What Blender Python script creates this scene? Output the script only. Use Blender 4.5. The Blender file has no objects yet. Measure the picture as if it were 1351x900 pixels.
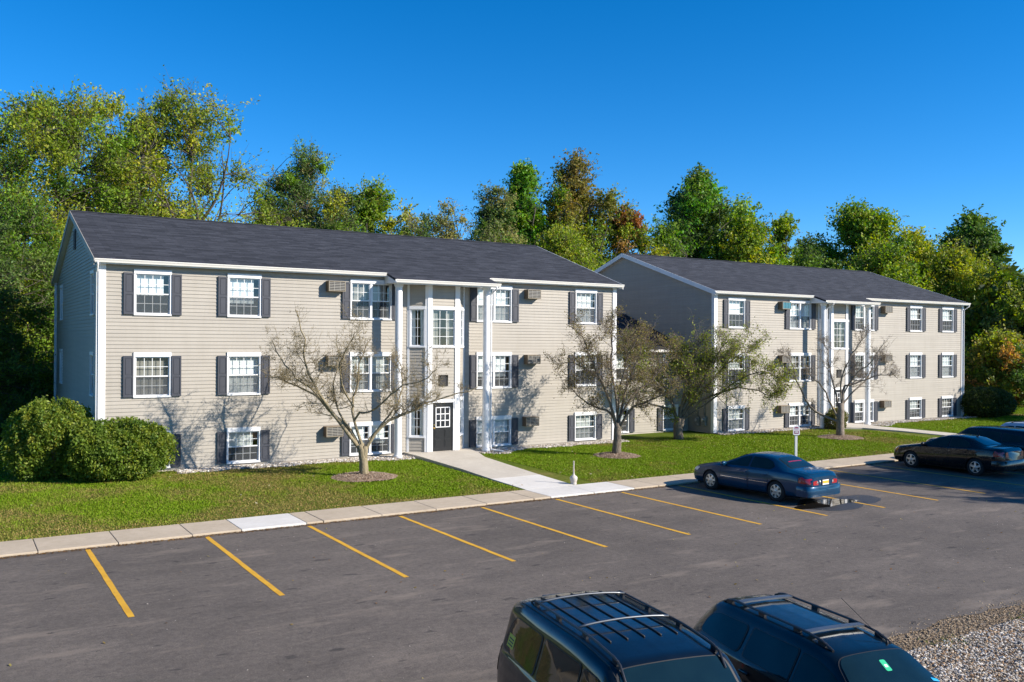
import bpy, bmesh, math, random
import numpy as np
from mathutils import Matrix, Vector
R = math.radians
rng = np.random.default_rng(7)
random.seed(7)
scene = bpy.context.scene
COL = scene.collection

# ------------------------------------------------------------------ objects
def link(o, parent=None):
    COL.objects.link(o)
    if parent is not None:
        o.parent = parent
    return o

def tag(o, label=None, cat=None, group=None, kind=None):
    if label: o['label'] = label
    if cat: o['category'] = cat
    if group: o['group'] = group
    if kind: o['kind'] = kind
    return o

def thing(name, label, cat, loc=(0, 0, 0), rz=0.0, group=None):
    o = bpy.data.objects.new(name, None)
    o.empty_display_size = 0.3
    o.location = loc
    o.rotation_euler = (0, 0, rz)
    link(o)
    return tag(o, label, cat, group)

class MB:
    """collects shapes, then links them as one mesh object"""
    def __init__(s):
        s.v = []; s.f = []; s.smooth = False
    def add(s, vs, fs):
        n = len(s.v)
        s.v.extend([(float(p[0]), float(p[1]), float(p[2])) for p in vs])
        s.f.extend([tuple(i + n for i in f) for f in fs])
    def quad(s, a, b, c, d): s.add([a, b, c, d], [(0, 1, 2, 3)])
    def poly(s, pts): s.add(pts, [tuple(range(len(pts)))])
    def box(s, x0, x1, y0, y1, z0, z1):
        s.add([(x0, y0, z0), (x1, y0, z0), (x1, y1, z0), (x0, y1, z0), (x0, y0, z1), (x1, y0, z1), (x1, y1, z1), (x0, y1, z1)],
              [(0, 3, 2, 1), (4, 5, 6, 7), (0, 1, 5, 4), (1, 2, 6, 5), (2, 3, 7, 6), (3, 0, 4, 7)])
    def obox(s, p, u, n, a0, a1, d0, d1, z0, z1):
        """box in a wall frame: a along u, d outward along n, z up, from point p (x, y)"""
        def P(a, d, z): return (p[0] + u[0] * a + n[0] * d, p[1] + u[1] * a + n[1] * d, z)
        s.add([P(a0, d1, z0), P(a1, d1, z0), P(a1, d0, z0), P(a0, d0, z0), P(a0, d1, z1), P(a1, d1, z1), P(a1, d0, z1), P(a0, d0, z1)],
              [(0, 3, 2, 1), (4, 5, 6, 7), (0, 1, 5, 4), (1, 2, 6, 5), (2, 3, 7, 6), (3, 0, 4, 7)])
    def prism(s, pts, z0, z1):
        n = len(pts)
        vs = [(x, y, z0) for x, y in pts] + [(x, y, z1) for x, y in pts]
        fs = [tuple(range(n - 1, -1, -1)), tuple(range(n, 2 * n))]
        fs += [(i, (i + 1) % n, n + (i + 1) % n, n + i) for i in range(n)]
        s.add(vs, fs)
    def tube(s, pts, rad, sides=8, cap=True):
        pts = np.asarray(pts, float); m = len(pts)
        if np.isscalar(rad): rad = [rad] * m
        t = np.gradient(pts, axis=0); t /= np.linalg.norm(t, axis=1)[:, None] + 1e-9
        ref = np.array((0, 0, 1.0)) if abs(t[0][2]) < .9 else np.array((1.0, 0, 0))
        a = np.cross(t[0], ref); a /= np.linalg.norm(a)
        an = 2 * math.pi * np.arange(sides) / sides; ca, sa = np.cos(an)[:, None], np.sin(an)[:, None]
        vs = []
        for i in range(m):
            a = a - t[i] * (a @ t[i]); a /= math.sqrt(a @ a) + 1e-9
            b = np.array((t[i][1] * a[2] - t[i][2] * a[1], t[i][2] * a[0] - t[i][0] * a[2], t[i][0] * a[1] - t[i][1] * a[0]))
            vs.extend((pts[i] + rad[i] * (a * ca + b * sa)).tolist())
        fs = [(i * sides + k, i * sides + (k + 1) % sides, (i + 1) * sides + (k + 1) % sides, (i + 1) * sides + k)
              for i in range(m - 1) for k in range(sides)]
        if cap:
            fs.append(tuple(range(sides - 1, -1, -1))); fs.append(tuple(range((m - 1) * sides, m * sides)))
        s.add(vs, fs)
    def lathe(s, prof, c=(0, 0, 0), axis='z', n=24, cap=True):
        """prof: (radius, height) list"""
        vs = []
        for r, h in prof:
            for k in range(n):
                a = 2 * math.pi * k / n
                p = (r * math.cos(a), r * math.sin(a), h)
                if axis == 'y': p = (p[0], h, p[1])
                if axis == 'x': p = (h, p[0], p[1])
                vs.append((p[0] + c[0], p[1] + c[1], p[2] + c[2]))
        m = len(prof)
        fs = [(i * n + k, i * n + (k + 1) % n, (i + 1) * n + (k + 1) % n, (i + 1) * n + k) for i in range(m - 1) for k in range(n)]
        if cap: fs.append(tuple(range(n - 1, -1, -1))); fs.append(tuple(range((m - 1) * n, m * n)))
        if axis == 'y': fs = [f[::-1] for f in fs]
        s.add(vs, fs)
    def mesh(s, name, mat, smooth=False, sharp=None):
        me = bpy.data.meshes.new(name)
        me.from_pydata(s.v, [], s.f)
        if mat: me.materials.append(mat)
        if smooth or s.smooth:
            me.polygons.foreach_set('use_smooth', [True] * len(me.polygons))
            if sharp: me.set_sharp_from_angle(angle=R(sharp))
        me.update()
        return me
    def build(s, name, mat, parent=None, smooth=False, sharp=None, origin=None):
        o = bpy.data.objects.new(name, s.mesh(name, mat, smooth, sharp))
        link(o, parent)
        if origin is not None:                # coordinates were given in the world; parent is an unrotated Empty
            o.location = -Vector(origin)
        return o

def bevel(o, w=0.01, seg=2):
    m = o.modifiers.new('bevel', 'BEVEL'); m.width = w; m.segments = seg; m.limit_method = 'ANGLE'; m.angle_limit = R(40)
    return o

def np_mesh(name, verts, faces_n, mat, cols=None, smooth=False):
    """fast mesh: verts (N,3); every face uses faces_n consecutive vertices"""
    verts = np.ascontiguousarray(verts, dtype=np.float32)
    n = len(verts); nf = n // faces_n
    me = bpy.data.meshes.new(name)
    me.vertices.add(n); me.vertices.foreach_set('co', verts.ravel())
    me.loops.add(n); me.loops.foreach_set('vertex_index', np.arange(n, dtype=np.int32))
    me.polygons.add(nf); me.polygons.foreach_set('loop_start', np.arange(0, n, faces_n, dtype=np.int32))
    if cols is not None:
        a = me.color_attributes.new('tint', 'FLOAT_COLOR', 'POINT')
        c = np.ones((n, 4), np.float32); c[:, :3] = np.repeat(cols, faces_n, axis=0)
        a.data.foreach_set('color', c.ravel())
    if mat: me.materials.append(mat)
    me.update(calc_edges=True)
    return me

# ------------------------------------------------------------------ materials
MATS = {}
def nodes_of(name):
    m = bpy.data.materials.new(name); m.use_nodes = True
    nt = m.node_tree
    return m, nt, nt.nodes['Principled BSDF'], nt.nodes.new, nt.links.new

def mat(name, col, rough=0.6, metal=0.0, var=0.12, scale=6.0, bump=0.0, bscale=60.0, coat=0.0, spec=0.5, stretch=(1, 1, 1), detail=5):
    """Principled with a little procedural unevenness in colour and relief"""
    if name in MATS: return MATS[name]
    m, nt, b, N, L = nodes_of(name)
    tc = N('ShaderNodeTexCoord'); mp = N('ShaderNodeMapping'); mp.inputs['Scale'].default_value = stretch
    L(tc.outputs['Object'], mp.inputs[0])
    nz = N('ShaderNodeTexNoise'); nz.inputs['Scale'].default_value = scale; nz.inputs['Detail'].default_value = detail
    L(mp.outputs[0], nz.inputs[0])
    mx = N('ShaderNodeMix'); mx.data_type = 'RGBA'
    mx.inputs[6].default_value = (*[c * (1 - var) for c in col], 1); mx.inputs[7].default_value = (*[min(1, c * (1 + var)) for c in col], 1)
    L(nz.outputs['Fac'], mx.inputs[0]); L(mx.outputs[2], b.inputs['Base Color'])
    b.inputs['Roughness'].default_value = rough; b.inputs['Metallic'].default_value = metal
    b.inputs['Specular IOR Level'].default_value = spec
    if coat: b.inputs['Coat Weight'].default_value = coat; b.inputs['Coat Roughness'].default_value = 0.03
    if bump:
        n2 = N('ShaderNodeTexNoise'); n2.inputs['Scale'].default_value = bscale; n2.inputs['Detail'].default_value = 4
        L(mp.outputs[0], n2.inputs[0])
        bp = N('ShaderNodeBump'); bp.inputs['Strength'].default_value = bump; bp.inputs['Distance'].default_value = 0.02
        L(n2.outputs['Fac'], bp.inputs['Height']); L(bp.outputs[0], b.inputs['Normal'])
    MATS[name] = m
    return m

def ramp(N, stops):
    r = N('ShaderNodeValToRGB'); e = r.color_ramp.elements
    while len(e) < len(stops): e.new(0.5)
    for i, (p, c) in enumerate(stops):
        e[i].position = p; e[i].color = (*c, 1) if len(c) == 3 else c
    return r

def noise(N, L, vec, scale, detail=5, rough=0.55):
    n = N('ShaderNodeTexNoise'); n.inputs['Scale'].default_value = scale; n.inputs['Detail'].default_value = detail; n.inputs['Roughness'].default_value = rough
    L(vec, n.inputs[0]); return n

def mixc(N, L, f, a, b, mode='MIX'):
    m = N('ShaderNodeMix'); m.data_type = 'RGBA'; m.blend_type = mode
    for i, q in ((0, f), (6, a), (7, b)):
        if hasattr(q, 'node'): L(q, m.inputs[i])
        elif i == 0: m.inputs[0].default_value = q
        else: m.inputs[i].default_value = (*q, 1)
    return m.outputs[2]

def asphalt_mat():
    m, nt, b, N, L = nodes_of('asphalt')
    tc = N('ShaderNodeTexCoord'); o = tc.outputs['Object']
    big = noise(N, L, o, 0.18, 6, 0.62); r1 = ramp(N, [(0.3, (0.090, 0.079, 0.070)), (0.55, (0.118, 0.103, 0.091)), (0.75, (0.145, 0.126, 0.110))]); L(big.outputs['Fac'], r1.inputs[0])
    mp = N('ShaderNodeMapping'); mp.inputs['Scale'].default_value = (0.5, 0.9, 1); L(o, mp.inputs[0])
    st = noise(N, L, mp.outputs[0], 1.1, 8, 0.72); r2 = ramp(N, [(0.3, (0.74, 0.74, 0.75)), (0.7, (1.26, 1.25, 1.23))]); L(st.outputs['Fac'], r2.inputs[0])
    c = mixc(N, L, 0.8, r1.outputs[0], r2.outputs[0], 'MULTIPLY')
    fine = noise(N, L, o, 38, 3, 0.7); r3 = ramp(N, [(0.3, (0.6, 0.6, 0.6)), (0.7, (1.45, 1.42, 1.4))]); L(fine.outputs['Fac'], r3.inputs[0])
    c = mixc(N, L, 0.8, c, r3.outputs[0], 'MULTIPLY')
    md = noise(N, L, o, 8, 4, 0.75); r3b = ramp(N, [(0.32, (0.72, 0.72, 0.72)), (0.68, (1.28, 1.27, 1.25))]); L(md.outputs['Fac'], r3b.inputs[0])
    c = mixc(N, L, 0.8, c, r3b.outputs[0], 'MULTIPLY')
    # pale dusty patches and dark oil drips with their own shapes
    mp2 = N('ShaderNodeMapping'); mp2.inputs['Scale'].default_value = (0.33, 1.1, 1); L(o, mp2.inputs[0])
    du = noise(N, L, mp2.outputs[0], 1.15, 4, 0.6); r4 = ramp(N, [(0.57, (0, 0, 0)), (0.74, (1, 1, 1))]); L(du.outputs['Fac'], r4.inputs[0])
    mlt = N('ShaderNodeMath'); mlt.operation = 'MULTIPLY'; mlt.inputs[1].default_value = 0.75; L(r4.outputs[0], mlt.inputs[0])
    c = mixc(N, L, mlt.outputs[0], c, (0.23, 0.19, 0.155))
    mp3 = N('ShaderNodeMapping'); mp3.inputs['Scale'].default_value = (0.6, 1.3, 1); mp3.inputs['Location'].default_value = (5, 3, 0); L(o, mp3.inputs[0])
    oi = noise(N, L, mp3.outputs[0], 2.4, 3, 0.5); r5 = ramp(N, [(0.655, (0, 0, 0)), (0.70, (1, 1, 1))]); L(oi.outputs['Fac'], r5.inputs[0])
    ml2 = N('ShaderNodeMath'); ml2.operation = 'MULTIPLY'; ml2.inputs[1].default_value = 0.6; L(r5.outputs[0], ml2.inputs[0])
    c = mixc(N, L, ml2.outputs[0], c, (0.022, 0.021, 0.022))
    # hairline cracks
    dn = noise(N, L, o, 0.8, 3); mv = N('ShaderNodeMix'); mv.data_type = 'VECTOR'; mv.inputs[0].default_value = 0.35; L(o, mv.inputs[4]); L(dn.outputs['Color'], mv.inputs[5])
    vo = N('ShaderNodeTexVoronoi'); vo.feature = 'DISTANCE_TO_EDGE'; vo.inputs['Scale'].default_value = 0.22; L(mv.outputs[1], vo.inputs[0])
    r6 = ramp(N, [(0.0, (1, 1, 1)), (0.006, (0, 0, 0))]); L(vo.outputs['Distance'], r6.inputs[0])
    ml3 = N('ShaderNodeMath'); ml3.operation = 'MULTIPLY'; ml3.inputs[1].default_value = 0.12; L(r6.outputs[0], ml3.inputs[0])
    c = mixc(N, L, ml3.outputs[0], c, (0.03, 0.028, 0.028))
    L(c, b.inputs['Base Color']); b.inputs['Roughness'].default_value = 0.88; b.inputs['Specular IOR Level'].default_value = 0.3
    bp = N('ShaderNodeBump'); bp.inputs['Strength'].default_value = 0.5; bp.inputs['Distance'].default_value = 0.012
    f2 = noise(N, L, o, 75, 2); L(f2.outputs['Fac'], bp.inputs['Height']); L(bp.outputs[0], b.inputs['Normal'])
    return m

def concrete_mat(name, c0, c1, stain=0.5):
    m, nt, b, N, L = nodes_of(name)
    tc = N('ShaderNodeTexCoord'); o = tc.outputs['Object']
    big = noise(N, L, o, 0.7, 6, 0.6); r1 = ramp(N, [(0.3, c0), (0.7, c1)]); L(big.outputs['Fac'], r1.inputs[0])
    sp = noise(N, L, o, 5, 6, 0.7); r2 = ramp(N, [(0.35, (0.84, 0.83, 0.81)), (0.6, (1.05, 1.05, 1.05))]); L(sp.outputs['Fac'], r2.inputs[0])
    c = mixc(N, L, stain, r1.outputs[0], r2.outputs[0], 'MULTIPLY')
    fi = noise(N, L, o, 45, 3, 0.7); r3 = ramp(N, [(0.3, (0.86, 0.86, 0.86)), (0.7, (1.1, 1.1, 1.1))]); L(fi.outputs['Fac'], r3.inputs[0])
    c = mixc(N, L, 0.6, c, r3.outputs[0], 'MULTIPLY')
    L(c, b.inputs['Base Color']); b.inputs['Roughness'].default_value = 0.9; b.inputs['Specular IOR Level'].default_value = 0.25
    bp = N('ShaderNodeBump'); bp.inputs['Strength'].default_value = 0.25; bp.inputs['Distance'].default_value = 0.01
    L(fi.outputs['Fac'], bp.inputs['Height']); L(bp.outputs[0], b.inputs['Normal'])
    return m

def ground_mat():
    m, nt, b, N, L = nodes_of('lawn_soil')
    tc = N('ShaderNodeTexCoord'); o = tc.outputs['Object']
    n1 = noise(N, L, o, 0.35, 6, 0.62); r1 = ramp(N, [(0.35, (0.075, 0.12, 0.010)), (0.55, (0.11, 0.14, 0.015)), (0.7, (0.20, 0.165, 0.055))]); L(n1.outputs['Fac'], r1.inputs[0])
    n2 = noise(N, L, o, 9, 5, 0.7); r2 = ramp(N, [(0.3, (0.6, 0.6, 0.6)), (0.7, (1.3, 1.3, 1.3))]); L(n2.outputs['Fac'], r2.inputs[0])
    c = mixc(N, L, 0.8, r1.outputs[0], r2.outputs[0], 'MULTIPLY')
    L(c, b.inputs['Base Color']); b.inputs['Roughness'].default_value = 0.95; b.inputs['Specular IOR Level'].default_value = 0.1
    bp = N('ShaderNodeBump'); bp.inputs['Strength'].default_value = 0.8; bp.inputs['Distance'].default_value = 0.04
    n3 = noise(N, L, o, 22, 4); L(n3.outputs['Fac'], bp.inputs['Height']); L(bp.outputs[0], b.inputs['Normal'])
    return m

def dirt_mat(name, a, bcol, c3, scale=14):
    m, nt, b, N, L = nodes_of(name)
    tc = N('ShaderNodeTexCoord'); o = tc.outputs['Object']
    vo = N('ShaderNodeTexVoronoi'); vo.inputs['Scale'].default_value = scale; L(o, vo.inputs[0])
    sx = N('ShaderNodeSeparateColor'); L(vo.outputs['Color'], sx.inputs[0])
    r1 = ramp(N, [(0.0, a), (0.5, bcol), (1.0, c3)]); L(sx.outputs[0], r1.inputs[0])
    n2 = noise(N, L, o, 3, 5); r2 = ramp(N, [(0.3, (0.7, 0.7, 0.7)), (0.7, (1.2, 1.2, 1.2))]); L(n2.outputs['Fac'], r2.inputs[0])
    c = mixc(N, L, 0.7, r1.outputs[0], r2.outputs[0], 'MULTIPLY')
    L(c, b.inputs['Base Color']); b.inputs['Roughness'].default_value = 0.95
    bp = N('ShaderNodeBump'); bp.inputs['Strength'].default_value = 1.0; bp.inputs['Distance'].default_value = 0.03
    L(vo.outputs['Distance'], bp.inputs['Height']); L(bp.outputs[0], b.inputs['Normal'])
    return m

def tint_mat(name, transl=0.3, rough=0.55, spec=0.3):
    """leaves, blades and pebbles: every piece carries its own colour"""
    m, nt, b, N, L = nodes_of(name)
    at = N('ShaderNodeAttribute'); at.attribute_name = 'tint'
    L(at.outputs['Color'], b.inputs['Base Color']); b.inputs['Roughness'].default_value = rough; b.inputs['Specular IOR Level'].default_value = spec
    if transl:
        t = N('ShaderNodeBsdfTranslucent'); hs = N('ShaderNodeHueSaturation'); hs.inputs['Value'].default_value = 1.3; hs.inputs['Saturation'].default_value = 1.1
        L(at.outputs['Color'], hs.inputs['Color']); L(hs.outputs[0], t.inputs[0])
        mx = N('ShaderNodeMixShader'); mx.inputs[0].default_value = transl
        L(b.outputs[0], mx.inputs[1]); L(t.outputs[0], mx.inputs[2]); L(mx.outputs[0], nt.nodes['Material Output'].inputs[0])
    return m

def bark_mat(name, c0, c1):
    m, nt, b, N, L = nodes_of(name)
    tc = N('ShaderNodeTexCoord'); mp = N('ShaderNodeMapping'); mp.inputs['Scale'].default_value = (1, 1, 0.25); L(tc.outputs['Object'], mp.inputs[0])
    n1 = noise(N, L, mp.outputs[0], 22, 6, 0.65); r1 = ramp(N, [(0.3, c0), (0.7, c1)]); L(n1.outputs['Fac'], r1.inputs[0])
    L(r1.outputs[0], b.inputs['Base Color']); b.inputs['Roughness'].default_value = 0.9
    bp = N('ShaderNodeBump'); bp.inputs['Strength'].default_value = 0.9; bp.inputs['Distance'].default_value = 0.03
    L(n1.outputs['Fac'], bp.inputs['Height']); L(bp.outputs[0], b.inputs['Normal'])
    return m

def shingle_mat():
    m, nt, b, N, L = nodes_of('asphalt_shingles')
    tc = N('ShaderNodeTexCoord'); o = tc.outputs['Object']
    br = N('ShaderNodeTexBrick'); br.inputs['Scale'].default_value = 1.0; br.inputs['Brick Width'].default_value = 0.55; br.inputs['Row Height'].default_value = 0.15
    br.inputs['Mortar Size'].default_value = 0.006; br.inputs['Mortar Smooth'].default_value = 0.2; br.inputs['Bias'].default_value = 0.0; br.offset = 0.37
    br.inputs['Color1'].default_value = (0.018, 0.0195, 0.024, 1); br.inputs['Color2'].default_value = (0.045, 0.048, 0.058, 1); br.inputs['Mortar'].default_value = (0.010, 0.010, 0.013, 1)
    L(o, br.inputs[0])
    mp = N('ShaderNodeMapping'); mp.inputs['Scale'].default_value = (0.45, 3.6, 1); L(o, mp.inputs[0])
    n1 = noise(N, L, mp.outputs[0], 2.2, 6, 0.75); r1 = ramp(N, [(0.3, (0.5, 0.5, 0.51)), (0.7, (1.6, 1.6, 1.6))]); L(n1.outputs['Fac'], r1.inputs[0])
    c = mixc(N, L, 0.7, br.outputs['Color'], r1.outputs[0], 'MULTIPLY')
    n2 = noise(N, L, o, 60, 2); r2 = ramp(N, [(0.3, (0.75, 0.75, 0.75)), (0.7, (1.25, 1.25, 1.25))]); L(n2.outputs['Fac'], r2.inputs[0])
    c = mixc(N, L, 0.6, c, r2.outputs[0], 'MULTIPLY')
    L(c, b.inputs['Base Color']); b.inputs['Roughness'].default_value = 0.85; b.inputs['Specular IOR Level'].default_value = 0.35
    bp = N('ShaderNodeBump'); bp.inputs['Strength'].default_value = 0.7; bp.inputs['Distance'].default_value = 0.02
    L(br.outputs['Fac'], bp.inputs['Height']); bp.invert = True; L(bp.outputs[0], b.inputs['Normal'])
    return m

def siding_mat():
    m, nt, b, N, L = nodes_of('vinyl_siding')
    tc = N('ShaderNodeTexCoord'); o = tc.outputs['Object']
    n1 = noise(N, L, o, 0.35, 5, 0.6); r1 = ramp(N, [(0.3, (0.333, 0.307, 0.266)), (0.7, (0.372, 0.345, 0.300))]); L(n1.outputs['Fac'], r1.inputs[0])
    mp = N('ShaderNodeMapping'); mp.inputs['Scale'].default_value = (0.27, 0.27, 8); L(o, mp.inputs[0])
    n2 = noise(N, L, mp.outputs[0], 1.0, 2); r2 = ramp(N, [(0.35, (0.94, 0.94, 0.94)), (0.65, (1.05, 1.05, 1.05))]); L(n2.outputs['Fac'], r2.inputs[0])
    c = mixc(N, L, 0.8, r1.outputs[0], r2.outputs[0], 'MULTIPLY')
    mp2 = N('ShaderNodeMapping'); mp2.inputs['Scale'].default_value = (3, 3, 0.4); L(o, mp2.inputs[0])
    n3 = noise(N, L, mp2.outputs[0], 1.2, 5, 0.7); r3 = ramp(N, [(0.3, (0.93, 0.925, 0.91)), (0.6, (1.02, 1.02, 1.02))]); L(n3.outputs['Fac'], r3.inputs[0])
    c = mixc(N, L, 0.7, c, r3.outputs[0], 'MULTIPLY')
    L(c, b.inputs['Base Color']); b.inputs['Roughness'].default_value = 0.6; b.inputs['Specular IOR Level'].default_value = 0.35
    return m

def glass_mat(name='window_glass', tint=(0.93, 0.97, 0.97), ior=1.5, boost=0.05):
    m, nt, b, N, L = nodes_of(name)
    nt.nodes.remove(b)
    tr = N('ShaderNodeBsdfTransparent'); tr.inputs[0].default_value = (*tint, 1)
    gl = N('ShaderNodeBsdfGlossy'); gl.inputs['Roughness'].default_value = 0.02
    fr = N('ShaderNodeFresnel'); ge = N('ShaderNodeNewGeometry'); im = N('ShaderNodeMath'); im.operation = 'MULTIPLY_ADD'; im.inputs[1].default_value = 1 / ior - ior; im.inputs[2].default_value = ior
    L(ge.outputs['Backfacing'], im.inputs[0]); L(im.outputs[0], fr.inputs[0])   # the same pane seen from either side
    tc = N('ShaderNodeTexCoord'); nz = noise(N, L, tc.outputs['Object'], 1.4, 2)
    bp = N('ShaderNodeBump'); bp.inputs['Strength'].default_value = 0.06; bp.inputs['Distance'].default_value = 0.05
    L(nz.outputs['Fac'], bp.inputs['Height']); L(bp.outputs[0], gl.inputs['Normal'])
    ad = N('ShaderNodeMath'); ad.operation = 'ADD'; ad.inputs[1].default_value = boost; L(fr.outputs[0], ad.inputs[0])
    mx = N('ShaderNodeMixShader'); L(ad.outputs[0], mx.inputs[0]); L(tr.outputs[0], mx.inputs[1]); L(gl.outputs[0], mx.inputs[2])
    L(mx.outputs[0], nt.nodes['Material Output'].inputs[0])
    return m

def curtain_mat(name, col, freq, axis, transl=0.3, depth=0.35):
    m, nt, b, N, L = nodes_of(name)
    tc = N('ShaderNodeTexCoord')
    wv = N('ShaderNodeTexWave'); wv.bands_direction = axis; wv.inputs['Scale'].default_value = freq; wv.inputs['Distortion'].default_value = 2.0 if axis == 'X' else 0.0
    wv.inputs['Detail'].default_value = 1
    L(tc.outputs['Object'], wv.inputs[0])
    b.inputs['Base Color'].default_value = (*col, 1); b.inputs['Roughness'].default_value = 0.9
    bp = N('ShaderNodeBump'); bp.inputs['Strength'].default_value = depth; bp.inputs['Distance'].default_value = 0.04
    L(wv.outputs['Fac'], bp.inputs['Height']); L(bp.outputs[0], b.inputs['Normal'])
    return m

def worn_paint():
    m, nt, b, N, L = nodes_of('yellow_line_paint')
    o = N('ShaderNodeTexCoord').outputs['Object']
    n1 = noise(N, L, o, 2.2, 7, .7); r1 = ramp(N, [(.3, (0.50, 0.26, 0.014)), (.7, (0.68, 0.38, 0.022))]); L(n1.outputs['Fac'], r1.inputs[0])
    n2 = noise(N, L, o, 26, 6, .75); n3 = noise(N, L, o, 1.3, 4, .6)
    ad = N('ShaderNodeMath'); ad.operation = 'ADD'; L(n2.outputs['Fac'], ad.inputs[0]); L(n3.outputs['Fac'], ad.inputs[1])
    r2 = ramp(N, [(.575, (0, 0, 0)), (.66, (1, 1, 1))]); hf = N('ShaderNodeMath'); hf.operation = 'MULTIPLY'; hf.inputs[1].default_value = .5; L(ad.outputs[0], hf.inputs[0]); L(hf.outputs[0], r2.inputs[0])
    c = mixc(N, L, r2.outputs[0], r1.outputs[0], (0.13, 0.105, 0.08)); L(c, b.inputs['Base Color']); b.inputs['Roughness'].default_value = .8
    return m

M = dict(
    asphalt=asphalt_mat(),
    concrete=concrete_mat('sidewalk_concrete', (0.42, 0.35, 0.26), (0.50, 0.42, 0.32)),
    new_concrete=concrete_mat('new_concrete', (0.58, 0.56, 0.52), (0.66, 0.64, 0.60), 0.3),
    mid_concrete=concrete_mat('walk_concrete', (0.46, 0.42, 0.36), (0.54, 0.50, 0.43), 0.4),
    joint=mat('joint_gap', (0.10, 0.085, 0.07), 0.95),
    ground=ground_mat(),
    dirt=dirt_mat('verge_dirt', (0.10, 0.07, 0.04), (0.17, 0.125, 0.08), (0.26, 0.20, 0.14), 18),
    gravel=dirt_mat('gravel_bed', (0.20, 0.16, 0.12), (0.42, 0.37, 0.31), (0.62, 0.58, 0.52), 22),
    mulch=dirt_mat('bark_mulch', (0.12, 0.07, 0.04), (0.26, 0.18, 0.12), (0.40, 0.30, 0.22), 26),
    bedstone=dirt_mat('bed_stone', (0.18, 0.15, 0.12), (0.36, 0.32, 0.27), (0.55, 0.52, 0.47), 13),
    yellow=worn_paint(),
    shingle=shingle_mat(), siding=siding_mat(),
    white=mat('white_trim', (0.74, 0.745, 0.75), 0.5, var=0.05, scale=2.5),
    gutter=mat('white_gutter', (0.76, 0.74, 0.69), 0.45, var=0.07, scale=1.2),
    shutter=mat('charcoal_shutter', (0.042, 0.046, 0.060), 0.55, var=0.12, scale=4),
    shutter_dark=mat('shutter_recess', (0.045, 0.046, 0.056), 0.6, var=0.1, scale=4),
    glass=glass_mat(), 
    curtain=curtain_mat('white_sheer_curtain', (0.72, 0.74, 0.74), 9, 'X'),
    blind=curtain_mat('slatted_blind', (0.60, 0.62, 0.60), 17, 'Z', depth=0.5),
    grayblind=curtain_mat('grey_blind', (0.33, 0.31, 0.28), 17, 'Z', depth=0.5),
    screen=mat('insect_screen', (0.13, 0.14, 0.15), 0.9, var=0.1, scale=3),
    room=mat('room_wall', (0.16, 0.14, 0.12), 0.9, var=0.2, scale=1.5),
    muntin=mat('white_muntin', (0.66, 0.68, 0.68), 0.5, var=0.03),
    ac=mat('air_conditioner_case', (0.24, 0.205, 0.15), 0.6, var=0.12, scale=5),
    ac_brown=mat('air_conditioner_sleeve', (0.17, 0.12, 0.075), 0.65, var=0.15, scale=5),
    ac_dark=mat('grille_shadow', (0.03, 0.03, 0.032), 0.8),
    ac_slat=mat('grille_slat', (0.30, 0.285, 0.25), 0.5, var=0.08),
    ac_teal=mat('teal_grille', (0.035, 0.19, 0.25), 0.5, var=0.15),
    door=mat('black_door_paint', (0.014, 0.014, 0.015), 0.35, var=0.2, scale=4),
    brass=mat('brass', (0.62, 0.42, 0.13), 0.3, metal=1.0, var=0.1),
    black=mat('black_trim', (0.012, 0.012, 0.013), 0.6, var=0.1),
    metal=mat('grey_metal', (0.42, 0.43, 0.44), 0.45, metal=0.8, var=0.1),
    meter=mat('meter_box_grey', (0.22, 0.23, 0.23), 0.5, var=0.12),
    foundation=mat('foundation_block', (0.46, 0.42, 0.36), 0.9, var=0.15, scale=3, bump=0.3, bscale=30),
    leaf=tint_mat('leaves', 0.40), grass=tint_mat('grass_blades', 0.25, 0.7, 0.2), stone=tint_mat('pebbles', 0, 0.8),
    bark_dark=bark_mat('dark_twig_bark', (0.045, 0.038, 0.028), (0.11, 0.09, 0.07)),
    bark_mid=bark_mat('brown_bark', (0.085, 0.068, 0.048), (0.24, 0.195, 0.145)),
    bark=bark_mat('grey_brown_bark', (0.11, 0.09, 0.07), (0.31, 0.26, 0.21)),
    bark_olive=bark_mat('lichened_bark', (0.14, 0.115, 0.065), (0.36, 0.30, 0.19)),
    sign_white=mat('sign_white', (0.80, 0.80, 0.80), 0.4, var=0.02),
    maroon=mat('sign_maroon', (0.28, 0.06, 0.13), 0.45, var=0.06),
    ash=mat('receptacle_plastic', (0.50, 0.45, 0.40), 0.5, var=0.12, scale=7),
)
# ------------------------------------------------------------------ setting
def lawn_z(y): return float(np.interp(y, [23.6, 25.1, 34.5, 60], [-0.03, 0.05, 0.20, 0.24]))

g = MB()
ys = [-400, 0, 23.6, 25.1, 28, 31, 34.5, 60, 700]
xs = [-500, -60, 0, 30, 60, 120, 700]
vs = [(x, y, lawn_z(y)) for y in ys for x in xs]
n = len(xs)
g.add(vs, [(j * n + i, j * n + i + 1, (j + 1) * n + i + 1, (j + 1) * n + i) for j in range(len(ys) - 1) for i in range(n - 1)])
tag(g.build('ground', M['ground']), kind='structure')

def wobble(x, s=1.0): return s * (0.10 * math.sin(x * 1.7) + 0.07 * math.sin(x * 4.1 + 1) + 0.04 * math.sin(x * 9.3 + 2))
lot = MB()
edge = [(x, 9.52 + wobble(x) * 0.8 - 0.02 * (x - 14)) for x in np.arange(12.9, 100, 0.35)]
outline = [(-70, -30), (12.6, -30)] + [(12.6 + wobble(y) * .8, y) for y in np.arange(-29, 9.3, 0.6)] + edge + [(100, 23.66), (-70, 23.66)]
lot.poly([(x, y, 0.0) for x, y in outline])
lot_o = tag(lot.build('parking_lot', M['asphalt']), kind='structure')

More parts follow.
